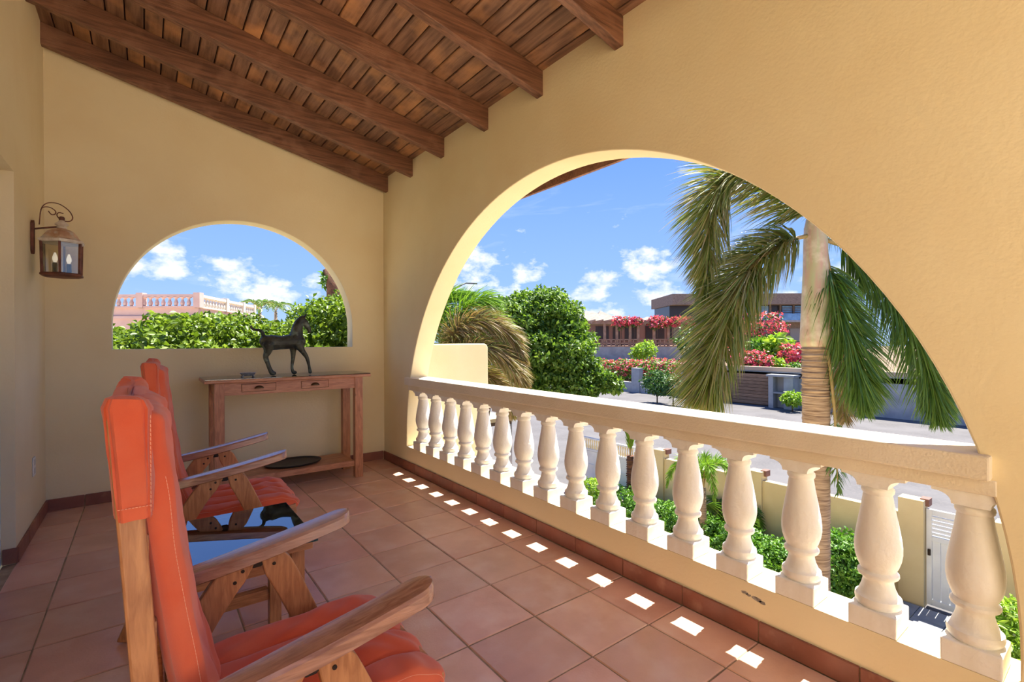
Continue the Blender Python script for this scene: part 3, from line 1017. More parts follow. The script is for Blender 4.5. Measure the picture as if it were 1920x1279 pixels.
_p.inputs['Emission Strength'].default_value = 0.2  # lantern is off; faint glow stands in for glints in the panes
def hexp(r, z, n=6, off=PI / 6):
    return [Vector((cx + r * math.cos(2 * PI * k / n + off), cy + r * math.sin(2 * PI * k / n + off), z)) for k in range(n)]
def hexstack(layers):
    vs = [p for r, z in layers for p in hexp(r, z)]
    fs = []
    for i in range(len(layers) - 1):
        for k in range(6):
            fs.append((i * 6 + k, i * 6 + (k + 1) % 6, (i + 1) * 6 + (k + 1) % 6, (i + 1) * 6 + k))
    fs += [(5, 4, 3, 2, 1, 0), tuple((len(layers) - 1) * 6 + k for k in range(6))]
    return MB().add(vs, fs)
hexstack([(.085, 1.582), (.112, 1.590), (.112, 1.600), (.104, 1.606)]).obj('base', LMET, ln)
hexstack([(.100, 1.792), (.116, 1.796), (.120, 1.803), (.118, 1.812), (.106, 1.814)]).obj('rim', LWHT, ln)
hexstack([(.110, 1.813), (.100, 1.823), (.088, 1.842), (.073, 1.862), (.050, 1.878), (.026, 1.886), (.024, 1.892)]).obj('roof', LCAP, ln)
MB().lathe((cx, cy, 1.890), [(.024, 0), (.026, .008), (.018, .014), (.034, .022), (.032, .028), (.018, .040), (.012, .050)], 20).obj('finial', LWHT, ln, smooth='angle')
MB().lathe((cx, cy, 1.938), [(.011, 0), (.014, .006), (.014, .020), (.009, .026)], 14).obj('knob', LMET, ln, smooth='angle')
h0, h1 = hexp(.100, 1.603), hexp(.104, 1.796)
for k in range(6):
    MB().bar(h0[k], h1[k], .012, .010, up=(h0[k] - Vector((cx, cy, 1.603)))).obj('corner_post', LMET, ln)
    a, b_, c_, d_ = h0[k], h0[(k + 1) % 6], h1[(k + 1) % 6], h1[k]
    q = [p + (Vector((cx, cy, p.z)) - p) * .05 for p in (a, b_, c_, d_)]
    nn = (q[1] - q[0]).cross(q[3] - q[0]).normalized() * .002
    MB().add(q + [p + nn for p in q], [(0, 1, 2, 3), (7, 6, 5, 4), (0, 4, 5, 1), (1, 5, 6, 2), (2, 6, 7, 3), (3, 7, 4, 0)]).obj('pane', LGL, ln)
for k in range(2):
    a = k * PI + .5
    p = (cx + .035 * math.cos(a), cy + .035 * math.sin(a))
    cd = MB().lathe((p[0], p[1], 1.606), [(.012, 0), (.012, .06), (.009, .065)], 12).obj('candle_socket', mat('dark_socket', lin(60, 60, 62), rough=.5), ln, smooth='angle')
    MB().lathe((p[0], p[1], 1.671), [(.006, 0), (.013, .02), (.012, .035), (.004, .062)], 12).obj('bulb', BULB, cd, smooth=True)
MB().prism([(-.022, 1.735), (.0, 1.715), (.022, 1.735), (.022, 1.905), (.0, 1.925), (-.022, 1.905)], lambda a, b, t: Vector((XL + .0005 + t, cy + a, b)), 0, .016).obj('backplate', LMET, ln, bevel=.003)
def lz(px, py):
    return Vector((-0.527 + (px - 68) * .00244, cy, 1.793 - (py - 452) * .00327))
def zl(pts):
    return smooth_path([lz(a / 5.814, 340 + b / 5.814) for a, b in pts], 60)
MB().tube([(XL + .016, cy, 1.872), (cx - .01, cy, 1.900)], .0055, 8).obj('arm', LMET, ln, smooth='angle')
MB().tube(zl([(418, 460), (425, 380), (432, 320), (452, 260), (500, 217), (570, 203), (650, 215), (740, 270), (783, 340), (760, 385), (700, 395), (640, 375), (608, 335), (630, 305), (680, 310)]), .003, 6).obj('scroll', LMET, ln, smooth=True)
MB().tube(zl([(432, 300), (462, 265), (530, 258), (590, 290), (590, 325), (550, 335), (515, 300)]), .003, 6).obj('scroll', LMET, ln, smooth=True)

# ================================================================== OUTSIDE
PAVE = mat('street_pavers', lin(98, 95, 94), lin(86, 83, 82), rough=.9, scale=.8, bump=.4, bscale=6, c3=lin(104, 99, 95), c3scale=14, c3lo=.5, c3hi=.8)
BOUNCE = mat('bounce_sand', lin(214, 198, 170), lin(200, 184, 156), rough=.95, scale=2.5, bump=.3, bscale=12)  # hidden ground, colour made pale to throw sunlight up into the porch
SAND = mat('garden_soil', lin(146, 122, 96), lin(112, 92, 72), rough=.95, scale=2.5, bump=.4, bscale=12)
SLAB = mat('paving_slab', lin(150, 150, 150), lin(134, 134, 136), rough=.85, scale=5, rnd=.05, bump=.2, bscale=30)
FENCE = mat('fence_plaster', lin(212, 192, 146), lin(202, 180, 134), rough=.9, scale=1.5, bump=.2, bscale=40)
GATEW = mat('gate_white', lin(222, 224, 224), lin(210, 212, 214), rough=.5, scale=3)
BRICKM = mat('red_brick', lin(150, 84, 66), lin(128, 70, 56), rough=.9, scale=20, rnd=.12)
BROWNC = mat('brown_cap', lin(128, 88, 74), rough=.7)
CONC = mat('grey_render', lin(168, 168, 165), lin(150, 150, 148), rough=.9, scale=2)
WOODF = mat('weathered_boards', lin(150, 118, 90), lin(116, 88, 66), rough=.8, scale=3, stretch=(4, 1, 12), rnd=.15)

def ground_plate(name, x0, x1, y0, y1, z, m, label):
    o = MB().box(x0, x1, y0, y1, z - .3, z).obj(name, m)
    return tag(o, label, None, kind='structure')
ground_plate('ground', -60, 7.6, -60, 60, GZ, BOUNCE, 'hidden ground below the porch, made pale to bounce sun inside')
ground_plate('planting_bed', 7.6, 10.3, -60, 60, GZ, SAND, 'brown planting bed inside the garden wall')
ground_plate('street', 10.3, 33.4, -60, 90, GZ + .005, PAVE, 'grey paved street beyond the garden wall')
ground_plate('terrace_ground', 33.4, 180, -80, 22.3, -1.05, SAND, 'raised garden ground across the street')
ground_plate('terrace_slope', 37.6, 180, 22.3, 180, -1.05, SAND, 'raised garden ground by the pergola')
ground_plate('flower_bed', 33.3, 37.6, 22.3, 180, -2.5, SAND, 'flower bed behind the low street wall')
# lower storey of the house under the porch
tr_ = MB().box(XL, 4.6, -9.0, YF - .002, -.26, -.004).obj('bounce_terrace', mat('bounce_floor', lin(226, 206, 178), lin(214, 192, 164), rough=.8, scale=4))  # unseen terrace, added so its sunlit floor brightens the porch
tag(tr_, 'unseen pale terrace added to bounce sun into the porch', None, kind='structure')
hs = MB().box(-8, XR + WT, -12, YB + .15, GZ, -.26).obj('wall_lower', WALL)
tag(hs, 'cream lower storey wall under the porch', None, kind='structure')

# wing wall outside the arch
MBw = MB().prism([(XR + WT + .002, -3.3), (3.18, -3.3), (3.18, 1.095), (3.165, 1.125), (3.135, 1.138), (XR + WT + .002, 1.138)], lambda a, b, t: Vector((a, 4.66 + t, b)), 0, .14)
ww = MBw.obj('wall_wing', WALL, bevel=.012, seg=3)
tag(ww, 'low cream wing wall outside the arch', None, kind='structure')

# paving by the gate: slabs as pieces
pv = ground_plate('garden_paving', 5.2, 10.25, 0.3, 2.75, GZ + .02, mat('joint_sand', lin(110, 106, 100), rough=.95), 'grey slab paving behind the garden gate')
sm = {}
for i in range(11):
    for j in range(6):
        x0 = 5.22 + i * .455
        y0 = .32 + j * .40
        o = box('slab', SLAB, pv, x0, x0 + .445, y0, y0 + .39, GZ + .015, GZ + .035) if (0, 0) not in sm else bpy.data.objects.new('slab', sm[(0, 0)][0])
        if (0, 0) not in sm:
            sm[(0, 0)] = (o.data, x0, y0)
        else:
            COL.objects.link(o)
            o.parent = pv
            o.location = (x0 - sm[(0, 0)][1], y0 - sm[(0, 0)][2], 0)
# driveway with brick pavers
dv = ground_plate('driveway', 2.3, 10.35, 10.3, 16, GZ + .015, mat('driveway_pavers', lin(196, 172, 156), lin(176, 152, 138), rough=.9, scale=18, bump=.3, bscale=30), 'pinkish paved driveway behind the sliding gate')

# garden wall with pillars
FX = 10.4
gw = MB().box(FX - .075, FX + .075, 2.60, 8.28, GZ - .1, -1.80).obj('wall_garden', FENCE)
tag(gw, 'cream garden wall along the street', None, kind='structure')
for a, b_, zt in ((2.28, 2.62, -1.53), (4.93, 5.22, -1.62), (7.35, 7.63, -1.60)):
    pl = box('pillar', FENCE, gw, FX - .13, FX + .13, a, b_, GZ - .1, zt)
    box('pillar_cap', BROWNC, gw, FX - .02, FX + .16, a - .05, a + .07, zt - .10, zt + .02)
gw2 = MB().box(FX - .13, FX + .13, 1.10, 1.44, GZ - .1, -1.62).obj('wall_gatepost', FENCE)
tag(gw2, 'cream gate pillar at the street side of the garden gate', None, kind='structure')
MB().box(FX - .075, FX + .075, -14, 1.10, GZ - .1, -1.80).obj('wall_run', FENCE, gw2)
# low planter kerb in front of wall and brick bed edge
kb = MB().bar((9.35, 7.6, GZ + .14), (9.9, 8.4, GZ + .14), .1, .3).obj('planter_kerb', FENCE)
tag(kb, 'low cream planter kerb beside the garden wall', None, kind='structure')
be = thing('brick_edging', 'low red brick edging of the planting bed by the gate pillar', 'edging', (9.9, 2.62, GZ))
for i in range(7):
    box('brick', BRICKM, be, 8.75 + i * .235, 8.975 + i * .235, 2.76, 2.87, GZ + .0, GZ + .115, bevel=.01)
# garden gate
gg = thing('garden_gate', 'white boarded garden gate with small barred windows between cream pillars', 'gate', (FX, 1.86, GZ))
gy0, gy1, gz1 = 1.46, 2.265, -1.66
for a, b_ in ((gy0, gy0 + .07), (gy1 - .07, gy1)):
    box('stile', GATEW, gg, FX - .03, FX + .03, a, b_, GZ + .05, gz1, bevel=.004)
for a, b_ in ((GZ + .05, GZ + .15), (gz1 - .09, gz1), (gz1 - .52, gz1 - .44)):
    box('crossbar', GATEW, gg, FX - .03, FX + .03, gy0 + .07, gy1 - .07, a, b_, bevel=.004)
nb = 6
bw = (gy1 - gy0 - .14) / nb
for i in range(nb):
    box('board', GATEW, gg, FX - .015, FX + .015, gy0 + .07 + i * bw + .004, gy0 + .07 + (i + 1) * bw - .004, GZ + .15, gz1 - .52)
mid = (gy0 + gy1) / 2
box('mullion', GATEW, gg, FX - .03, FX + .03, mid - .06, mid + .06, gz1 - .44, gz1 - .09)
for s in (0, 1):
    for i in range(5):
        a = gy0 + .07 if s == 0 else mid + .06
        b_ = mid - .06 if s == 0 else gy1 - .07
        z = gz1 - .42 + i * .068
        box('louvre', GATEW, gg, FX - .02, FX + .02, a, b_, z, z + .035)
MB().lathe((FX - .05, gy1 - .04, -2.42), [(.02, 0), (.02, .1)], 10).obj('latch', DARKM, gg)
# sliding driveway gate with turned top row
sg = thing('sliding_gate', 'long white sliding driveway gate with a row of small turned spindles on top', 'gate', (FX, 9.3, GZ))
for i in range(3):
    a = 8.36 + i * .655
    box('panel', GATEW, sg, FX - .02, FX + .02, a, a + .645, GZ + .08, -2.08, bevel=.004)
for z in (-2.95, -2.5, -2.07, -1.74):
    box('crossbar', GATEW, sg, FX - .035, FX + .035, 8.32, 10.34, z, z + .05, bevel=.004)
SPN = mat('spindle_cream', lin(232, 212, 170), rough=.7)
sp0 = None
for i in range(24):
    y = 8.40 + i * .081
    if sp0 is None:
        sp0 = MB().lathe((FX, y, -2.02), [(.018, 0), (.03, .06), (.022, .12), (.014, .18), (.024, .24), (.024, .28)], 10).obj('spindle', SPN, sg, smooth='angle')
        y00 = y
    else:
        o = sp0.copy()
        COL.objects.link(o)
        o.location = (0, y - y00, 0)
box('end_post', mat('post_grey', lin(206, 200, 192), rough=.7), sg, FX - .04, FX + .04, 10.36, 10.42, GZ, -1.62)
# carport at the left
cpx = thing('carport', 'small cream carport with dark opening beside the driveway', 'carport', (9.5, 13.6, GZ))
box('roof', FENCE, cpx, 6.30, 9.80, 12.9, 16.5, -1.50, -1.38)
box('beam', mat('brown_beam', lin(96, 74, 48), rough=.8), cpx, 6.30, 9.75, 12.92, 13.05, -1.62, -1.50)
box('post', FENCE, cpx, 8.65, 8.85, 12.95, 13.15, GZ, -1.62)
box('post', CONC, cpx, 9.45, 9.80, 12.95, 13.3, GZ, -1.50)
box('back_wall', mat('dim_wall', lin(120, 112, 100), rough=.9), cpx, 6.30, 9.80, 16.3, 16.5, GZ, -1.50)  # dark tone stands in for the shade inside the carport
box('downpipe', WHITE, cpx, 9.33, 9.40, 12.9, 12.97, GZ, -1.50)
box('side_wall', FENCE, cpx, 6.30, 6.45, 12.95, 16.3, GZ, -1.50)

# ---------------------------------------------------------------- foliage tools
def leaf_mesh(name, P, D, Nn, size, asp, fold, m, parent, kind=None):
    """P base, D direction, Nn surface normal (arrays); one folded two-triangle blade each"""
    n = len(P)
    S = np.cross(D, Nn)
    S /= np.linalg.norm(S, axis=1)[:, None] + 1e-9
    Nn = np.cross(S, D)
    sz = size[:, None]
    v = np.empty((n, 4, 3))
    v[:, 0] = P
    v[:, 1] = P + D * sz * .5 + S * sz * asp * .5 + Nn * sz * fold
    v[:, 2] = P + D * sz - Nn * sz * .12
    v[:, 3] = P + D * sz * .5 - S * sz * asp * .5 + Nn * sz * fold
    off = np.array(wloc(parent)) if parent else np.zeros(3)
    v = v.reshape(-1, 3) - off
    base = np.arange(n)[:, None] * 4
    idx = (base + np.array([[0, 1, 2, 0, 2, 3]])).ravel()
    me = bpy.data.meshes.new(name)
    me.vertices.add(4 * n)
    me.vertices.foreach_set('co', v.ravel())
    me.loops.add(6 * n)
    me.loops.foreach_set('vertex_index', idx.astype(np.int32))
    me.polygons.add(2 * n)
    me.polygons.foreach_set('loop_start', np.arange(0, 6 * n, 3, dtype=np.int32))
    me.update()
    me.validate()
    o = link_mesh(name, me, m, parent)
    if kind:
        o['kind'] = kind
    return o
def blob_points(blobs, n, rg, inner=.62, lump=.12):
    """points on the shells of overlapping ellipsoids; returns points and outward normals"""
    B = np.array([[*c, *r] for c, r in blobs], float)
    area = (B[:, 3] * B[:, 4] + B[:, 4] * B[:, 5] + B[:, 3] * B[:, 5])
    pick = rg.choice(len(B), n, p=area / area.sum())
    d = rg.normal(size=(n, 3))
    d /= np.linalg.norm(d, axis=1)[:, None]
    rad = inner + (1 - inner) * rg.random(n) ** .5
    lum = 1 + lump * (np.sin(d[:, 0] * 9 + pick) * np.sin(d[:, 1] * 8 + pick * 2) + np.sin(d[:, 2] * 11 + pick))
    P = B[pick, :3] + d * B[pick, 3:] * (rad * lum)[:, None]
    Nn = d / B[pick, 3:]
    Nn /= np.linalg.norm(Nn, axis=1)[:, None]
    keep = np.ones(n, bool)
    for c in B:
        q = (P - c[:3]) / c[3:]
        keep &= ((q ** 2).sum(1) > .30)
    return P[keep], Nn[keep]
def foliage(name, blobs, n, size, m, parent, seed, asp=.5, fold=.12, out=.8, up=.5, inner=.62, lump=.12, zmin=None):
    rg = np.random.default_rng(seed)
    P, Nn = blob_points(blobs, n, rg, inner, lump)
    if zmin is not None:
        k = P[:, 2] > zmin
        P, Nn = P[k], Nn[k]
    k = len(P)
    # leaf surface faces outward/up with scatter; blade direction lies across it
    F = Nn * out + rg.normal(size=(k, 3)) * .75 + np.array([0, 0, up])
    F /= np.linalg.norm(F, axis=1)[:, None]
    D = rg.normal(size=(k, 3)) + Nn * .4
    D -= F * (D * F).sum(1)[:, None]
    D /= np.linalg.norm(D, axis=1)[:, None] + 1e-9
    s = size * (0.65 + .7 * rg.random(k))
    return leaf_mesh(name, P, D, F, s, asp, fold, m, parent)

LEAF_TREE = leafmat('tree_leaf', [lin(66, 100, 30), lin(90, 124, 40), lin(114, 146, 52), lin(136, 164, 70)], .45)
LEAF_HEDGE = leafmat('hedge_leaf', [lin(70, 96, 24), lin(98, 126, 34), lin(122, 148, 46), lin(146, 168, 64)], .4)
LEAF_SHRUB = leafmat('shrub_leaf', [lin(66, 112, 30), lin(94, 142, 42), lin(124, 168, 54)], .35)
LEAF_DARK = leafmat('dark_leaf', [lin(52, 88, 36), lin(72, 110, 44), lin(94, 130, 56)], .3)
LEAF_LIME = leafmat('lime_leaf', [lin(120, 160, 40), lin(150, 186, 56), lin(176, 204, 74)], .4)
PINK = leafmat('pink_bract', [lin(214, 66, 104), lin(228, 96, 128), lin(206, 84, 96), lin(232, 130, 140)], .35)
BARK = mat('bark', lin(116, 96, 76), lin(84, 68, 54), rough=.9, scale=10, bump=.6, bscale=25)

def shrub(name, label, cat, base, blobs, n, size, m, seed, group=None, flowers=0, fm=None, fsize=.06, asp=.5, **kw):
    b0 = Vector(base)
    t = thing(name, label, cat, b0, group)
    foliage('foliage', blobs, n, size, m, t, seed, asp=asp, **kw)
    if flowers:
        foliage('blossom', [(c, tuple(q * 1.04 for q in r)) for c, r in blobs], flowers, fsize, fm, t, seed + 1, asp=.8, inner=.86, zmin=min(c[2] for c, r in blobs) - .2)
    cz = sum(c[2] for c, r in blobs) / len(blobs)
    sb_ = MB()
    c0 = Vector(blobs[0][0])
    sb_.tube([b0, b0 + (c0 - b0) * .5 + Vector((.05, .03, 0)), c0], [.05 * max(1, (cz - b0.z) / 2), .04, .02], 7).obj('stem', BARK, t, smooth=True)
    return t
def gpt(px, py, z=GZ):
    return on(px, py, 2, z)

# ---------------------------------------------------------------- palms
def frond(parent, ctrl, n, ll, mleaf, mrach, seed, rr=.022, droop=.9, wind=(0, 0, 0), spread=150, wid=.02, fwd=.55, start=.12, name='frond', plume=True, tipf=.45):
    rg = random.Random(seed)
    pts = smooth_path(ctrl, 40)
    vs, fs = [], []
    wnd = Vector(wind)
    for i in range(n):
        v = start + (1 - start) * (i + rg.random()) / n
        u = v * 39
        k = min(int(u), 38)
        f = u - k
        p = pts[k].lerp(pts[k + 1], f)
        t = (pts[min(k + 2, 39)] - pts[max(k - 1, 0)]).normalized()
        side = t.cross(Vector((0, 0, 1)))
        if side.length < .05:
            side = t.cross(Vector((1, 0, 0)))
        side.normalize()
        upv = side.cross(t)
        if plume:
            a = R_(rg.uniform(-spread, spread)) + PI / 2
        else:
            a = R_(rg.choice((-1, 1)) * (62 + rg.uniform(-14, 14))) + PI / 2
        rad = side * math.cos(a) + upv * math.sin(a)
        d = (t * (fwd + .35 * v) + rad * .85).normalized()
        L = ll * (.55 + .45 * math.sin(PI * min(1, v * 1.02) ** .8)) * (1 - (1 - tipf) * max(0, v - .75) / .25) * rg.uniform(.8, 1.12)
        nseg = 4
        q = p.copy()
        wv = d.cross(Vector((rg.uniform(-1, 1), rg.uniform(-1, 1), rg.uniform(-1, 1)))).normalized()
        b0 = len(vs)
        for sgi in range(nseg + 1):
            h = sgi / nseg
            wd = wid * (0.45 + 1.2 * h if h < .4 else (1 - h) / .6 * .93) / 2
            if sgi == nseg:
                vs.append(q.copy())
            else:
                vs += [q + wv * wd, q - wv * wd]
            dd = (d + (Vector((0, 0, -1)) * droop + wnd) * h * 1.25).normalized()
            q = q + dd * (L / nseg)
        for sgi in range(nseg - 1):
            a0 = b0 + sgi * 2
            fs.append((a0, a0 + 1, a0 + 3, a0 + 2))
        a0 = b0 + (nseg - 1) * 2
        fs.append((a0, a0 + 1, a0 + 2))
    fo = MB()
    fo.v, fo.f = vs, fs
    o = fo.obj(name, mleaf, parent, fix=False)
    MB().tube(pts, [rr * (1 - .8 * i / 39) for i in range(40)], 7).obj('rachis', mrach, o, smooth=True)
    return o
PLEAF = leafmat('palm_leaflet', [lin(88, 108, 44), lin(118, 134, 56), lin(154, 154, 84), lin(178, 160, 118), lin(110, 128, 54)], .45, rough=.35)
PLEAFG = leafmat('palm_leaflet_green', [lin(72, 108, 44), lin(98, 132, 54), lin(126, 152, 72)], .4, rough=.35)
PLEAFB = leafmat('palm_leaflet_dry', [lin(150, 122, 84), lin(168, 142, 100), lin(128, 118, 66), lin(140, 146, 74)], .3, rough=.5)
PLEAFY = leafmat('palm_leaflet_bright', [lin(112, 152, 44), lin(140, 176, 60), lin(92, 132, 40)], .4, rough=.35)
RACH = mat('rachis', lin(168, 140, 92), lin(140, 126, 70), rough=.6, scale=6)
TRUNK = mat('ringed_trunk', lin(188, 162, 128), lin(112, 86, 62), rough=.85, scale=5, stretch=(.8, .8, 11), detail=7, bump=1.0, bscale=5, bstretch=(.8, .8, 12), lo=.3, hi=.7)
SHAFT = mat('crownshaft', lin(176, 176, 128), lin(190, 152, 128), rough=.5, scale=4, stretch=(4, 4, .5), c3=lin(214, 200, 168), c3scale=6, c3lo=.5, c3hi=.75)

PD = 7.0
def pp(px, py, d=PD):
    return at(px, py, d)
pbase = pp(1530, 760)
palm = thing('royal_palm', 'tall palm with pale swollen crownshaft and plumed drooping fronds outside the arch', 'palm tree', (pbase.x, pbase.y, GZ))
tx, ty = pbase.x, pbase.y
z650, z430 = pp(1528, 648).z, pp(1528, 428).z
zs = [GZ + (z650 - GZ) * i / 60 for i in range(61)]
rg = random.Random(2)
b = MB()
prof_t = []
for i, z in enumerate(zs):
    r = .165 + .012 * (z - GZ) / (z650 - GZ) + (.05 * max(0, 1 - (z - GZ) / .5))
    prof_t += [(r * rg.uniform(.985, 1.0), z), (r * rg.uniform(1.0, 1.045), z + (zs[1] - zs[0]) * .5)]
prof_t = [(r, z - GZ) for r, z in prof_t if z <= z650]
b.lathe((tx, ty, GZ), prof_t, 28)
trk = b.obj('trunk', TRUNK, palm, smooth='angle')
# loose leaf-base rings under the crownshaft
for i in range(9):
    z = z650 - .05 - i * .085
    MB().lathe((tx + rg.uniform(-.006, .006), ty, z), [(.166, -.03), (.186 + rg.uniform(0, .012), -.008), (.19, .004), (.168, .03)], 22).obj('leaf_scar', TRUNK, trk, smooth='angle')
h = z430 - z650
b = MB().lathe((tx, ty, z650), [(.155, -.04), (.19, .0), (.205, .08), (.198, .2), (.175, .45 * h), (.160, .65 * h), (.155, .85 * h), (.145, h), (.12, h + .12), (.06, h + .3)], 30)
b.obj('crownshaft', SHAFT, palm, smooth=True)
fr = [  # control pixels at a depth, leaflets, length, leaf material
    ([(1530, 430, 7.0), (1505, 395, 6.9), (1440, 350, 6.8), (1372, 330, 6.7), (1335, 380, 6.6), (1325, 470, 6.6), (1318, 560, 6.6)], 1500, .88, PLEAF),
    ([(1525, 440, 7.0), (1480, 452, 6.9), (1420, 490, 6.75), (1375, 555, 6.6), (1345, 640, 6.5), (1325, 720, 6.45), (1318, 745, 6.45)], 1900, .92, PLEAF),
    ([(1545, 455, 7.0), (1562, 540, 6.9), (1588, 620, 6.8), (1608, 700, 6.7), (1622, 770, 6.65)], 1100, .78, PLEAFG),
    ([(1550, 450, 7.0), (1600, 472, 7.0), (1665, 530, 6.9), (1715, 620, 6.8), (1748, 720, 6.75), (1762, 790, 6.7)], 1600, .85, PLEAFG),
    ([(1545, 470, 7.2), (1558, 560, 7.5), (1572, 640, 7.6), (1580, 720, 7.6), (1584, 790, 7.6)], 600, .7, PLEAFB),
    ([(1538, 430, 7.0), (1560, 405, 7.2), (1620, 420, 7.6), (1690, 500, 7.9), (1730, 640, 8.0), (1745, 760, 8.0)], 900, .8, PLEAFG),
    ([(1535, 430, 7.0), (1545, 370, 7.3), (1600, 330, 7.9), (1690, 340, 8.5)], 500, .55, PLEAFG),
    ([(1528, 425, 7.0), (1500, 350, 6.6), (1520, 270, 6.1), (1580, 220, 5.6)], 500, .55, PLEAFG),
    ([(1530, 425, 7.0), (1525, 340, 7.4), (1500, 280, 7.9), (1440, 250, 8.5)], 500, .55, PLEAF),
]
for i, (cp, n, L, m) in enumerate(fr):
    left = cp[-1][0] < 1450
    frond(palm, [pp(*q) for q in cp], n, L, m, RACH, 50 + i, rr=.032, droop=.8, wind=tuple(CR * (-.45 if left else .12)), spread=165, wid=.024, fwd=.6)
# hanging dead leaf below crownshaft
frond(palm, [pp(1550, 640, 6.85), pp(1560, 720, 6.8), pp(1566, 790, 6.8), pp(1568, 860, 6.8), pp(1572, 925, 6.8)], 130, .42, PLEAFG, RACH, 77, rr=.03, droop=1.2, wid=.022, start=.5)

# left palm group behind the wing wall
lp = at(865, 700, 9.5)
lpalm = thing('feather_palm', 'bushy palm with bright green and dry brown arching fronds beyond the wing wall', 'palm tree', (lp.x, lp.y, GZ))
MB().tube([(lp.x, lp.y, GZ), (lp.x + .05, lp.y, -1.0), (lp.x, lp.y, lp.z)], [.16, .13, .11], 14).obj('trunk', TRUNK, lpalm, smooth=True)
for i, (cp, n, L, m) in enumerate([
    ([(865, 700, 9.5), (850, 640, 9.5), (860, 590, 9.4), (900, 565, 9.3), (935, 580, 9.2)], 800, .7, PLEAFY),
    ([(865, 700, 9.5), (835, 650, 9.6), (820, 600, 9.7), (840, 560, 9.7), (885, 553, 9.6)], 800, .7, PLEAFY),
    ([(865, 700, 9.5), (850, 660, 9.2), (862, 620, 9.0), (905, 605, 8.9), (955, 630, 8.8), (985, 680, 8.7)], 1300, .62, PLEAFB),
    ([(865, 705, 9.5), (870, 675, 9.0), (895, 655, 8.8), (935, 665, 8.7), (965, 695, 8.6), (985, 722, 8.5)], 1200, .58, PLEAFB),
    ([(865, 705, 9.5), (840, 690, 9.2), (820, 680, 9.0), (800, 690, 8.9)], 300, .5, PLEAFB),
    ([(865, 705, 9.5), (890, 700, 9.2), (920, 712, 9.0), (950, 745, 8.9), (960, 780, 8.9)], 800, .55, PLEAFB),
    ([(865, 700, 9.5), (880, 640, 9.9), (915, 600, 10.2), (960, 610, 10.4)], 420, .5, PLEAFY)]):
    frond(lpalm, [at(*q) for q in cp], n, L, m, RACH, 150 + i, rr=.022, droop=.9, wind=tuple(CR * .35), spread=150, wid=.022, fwd=.7)

# big broadleaf tree over the road
tb = at(1040, 650, 15)
tb0 = at(893, 700, 14.6)
T0 = Vector((tb0.x, tb0.y, GZ))
bl = []
for px, py, d, r in ((960, 612, 14.5, .95), (1010, 590, 15, 1.0), (1035, 612, 15, 1.0), (1000, 660, 14.6, 1.1), (1052, 668, 14.6, .98), (950, 650, 15, 1.0), (1062, 640, 15.4, .85), (1098, 698, 14.6, .55),
                     (1130, 715, 14.4, .42), (1150, 722, 14.4, .28), (1075, 720, 14.3, .62), (1030, 715, 14.4, .7), (985, 705, 14.5, .8), (940, 590, 15.3, .7), (1052, 588, 15.6, .55), (1100, 735, 14.3, .32), (1035, 570, 15.4, .5), (925, 620, 15, .7)):
    p = at(px, py, d)
    bl.append(((p.x, p.y, p.z), (r, r, r * .85)))
bt = thing('broadleaf_tree', 'big bushy green broadleaf tree overhanging the street', 'tree', T0)
foliage('foliage', bl, 52000, .13, LEAF_TREE, bt, 5, asp=.6, lump=.14, out=.45)
b = MB()
tj = at(950, 690, 14.8)
b.tube([T0, T0 + Vector((.05, -.03, 1.3)), at(915, 735, 14.7), tj, at(985, 640, 15)], [.24, .2, .16, .13, .05], 12)
b.obj('trunk', BARK, bt, smooth=True)
for c, r in bl[::2]:
    MB().tube([tj, tj.lerp(Vector(c), .5) + Vector((0, 0, .1)), c], [.08, .055, .02], 7).obj('branch', BARK, bt, smooth=True)

# street lamp
slp = at(838, 560, 22)
stl = thing('street_lamp', 'slim street lamp with angled arm above the palms', 'street lamp', (slp.x, slp.y, GZ))
GALV = mat('galvanised', lin(90, 92, 96), rough=.5, metallic=.5)
q0, q1, q2 = at(838, 548, 22), at(873, 531, 22), at(895, 532, 22)
MB().tube([(slp.x, slp.y, GZ), q0], [.07, .045], 10).obj('pole', GALV, stl, smooth=True)
MB().tube([q0, q1], .03, 8).obj('arm', GALV, stl, smooth=True)
MB().bar(q1, q2, .12, .05).obj('lamp_head', GALV, stl, bevel=.01)

# ---------------------------------------------------------------- planting inside the garden wall
ORD = ['first', 'second', 'third', 'fourth', 'fifth', 'sixth', 'seventh', 'eighth']
sh = [(1165, 905, .42), (1200, 930, .36), (1240, 960, .38), (1290, 990, .40), (1330, 1010, .36), (1390, 1040, .40), (1440, 1060, .38), (1480, 1075, .36)]
for i, (px, py, r) in enumerate(sh):
    p = gpt(px, py + 20)
    if p.x > 9.5:
        p = Vector((9.5, on(px, py + 20, 0, 9.5).y, GZ))
    c = Vector((p.x, p.y, GZ + r * .95))
    shrub('garden_shrub', ORD[i] + ' low clipped green shrub from the sliding gate along the garden wall', 'shrub', (p.x, p.y, GZ),
          [((c.x, c.y, c.z), (r * 1.15, r * 1.25, r)), ((c.x + .2, c.y - .25, c.z - .08), (r * .8, r * .8, r * .8)), ((c.x - .25, c.y + .2, c.z - .1), (r * .85, r * .85, r * .75))],
          3600, .075, LEAF_SHRUB, 200 + i, group='clipped shrubs along the garden wall')
for i, (px, py, r, lab, m, n) in enumerate([
    (1580, 1060, .55, 'round dense green shrub between the tall palm trunk and the gate pillar', LEAF_SHRUB, 6500),
    (1125, 905, .36, 'pale leafy shrub at the foot of the sliding gate', LEAF_LIME, 2600)]):
    p = gpt(px, py + 40)
    p.x = min(p.x, 9.6)
    c = (p.x, p.y, GZ + r)
    shrub('garden_shrub', lab, 'shrub', (p.x, p.y, GZ), [(c, (r, r, r * 1.1)), ((c[0] + .2, c[1] - .2, c[2] - .15), (r * .8, r * .8, r * .8))], n, .075, m, 230 + i)
p = gpt(1893, 1262)
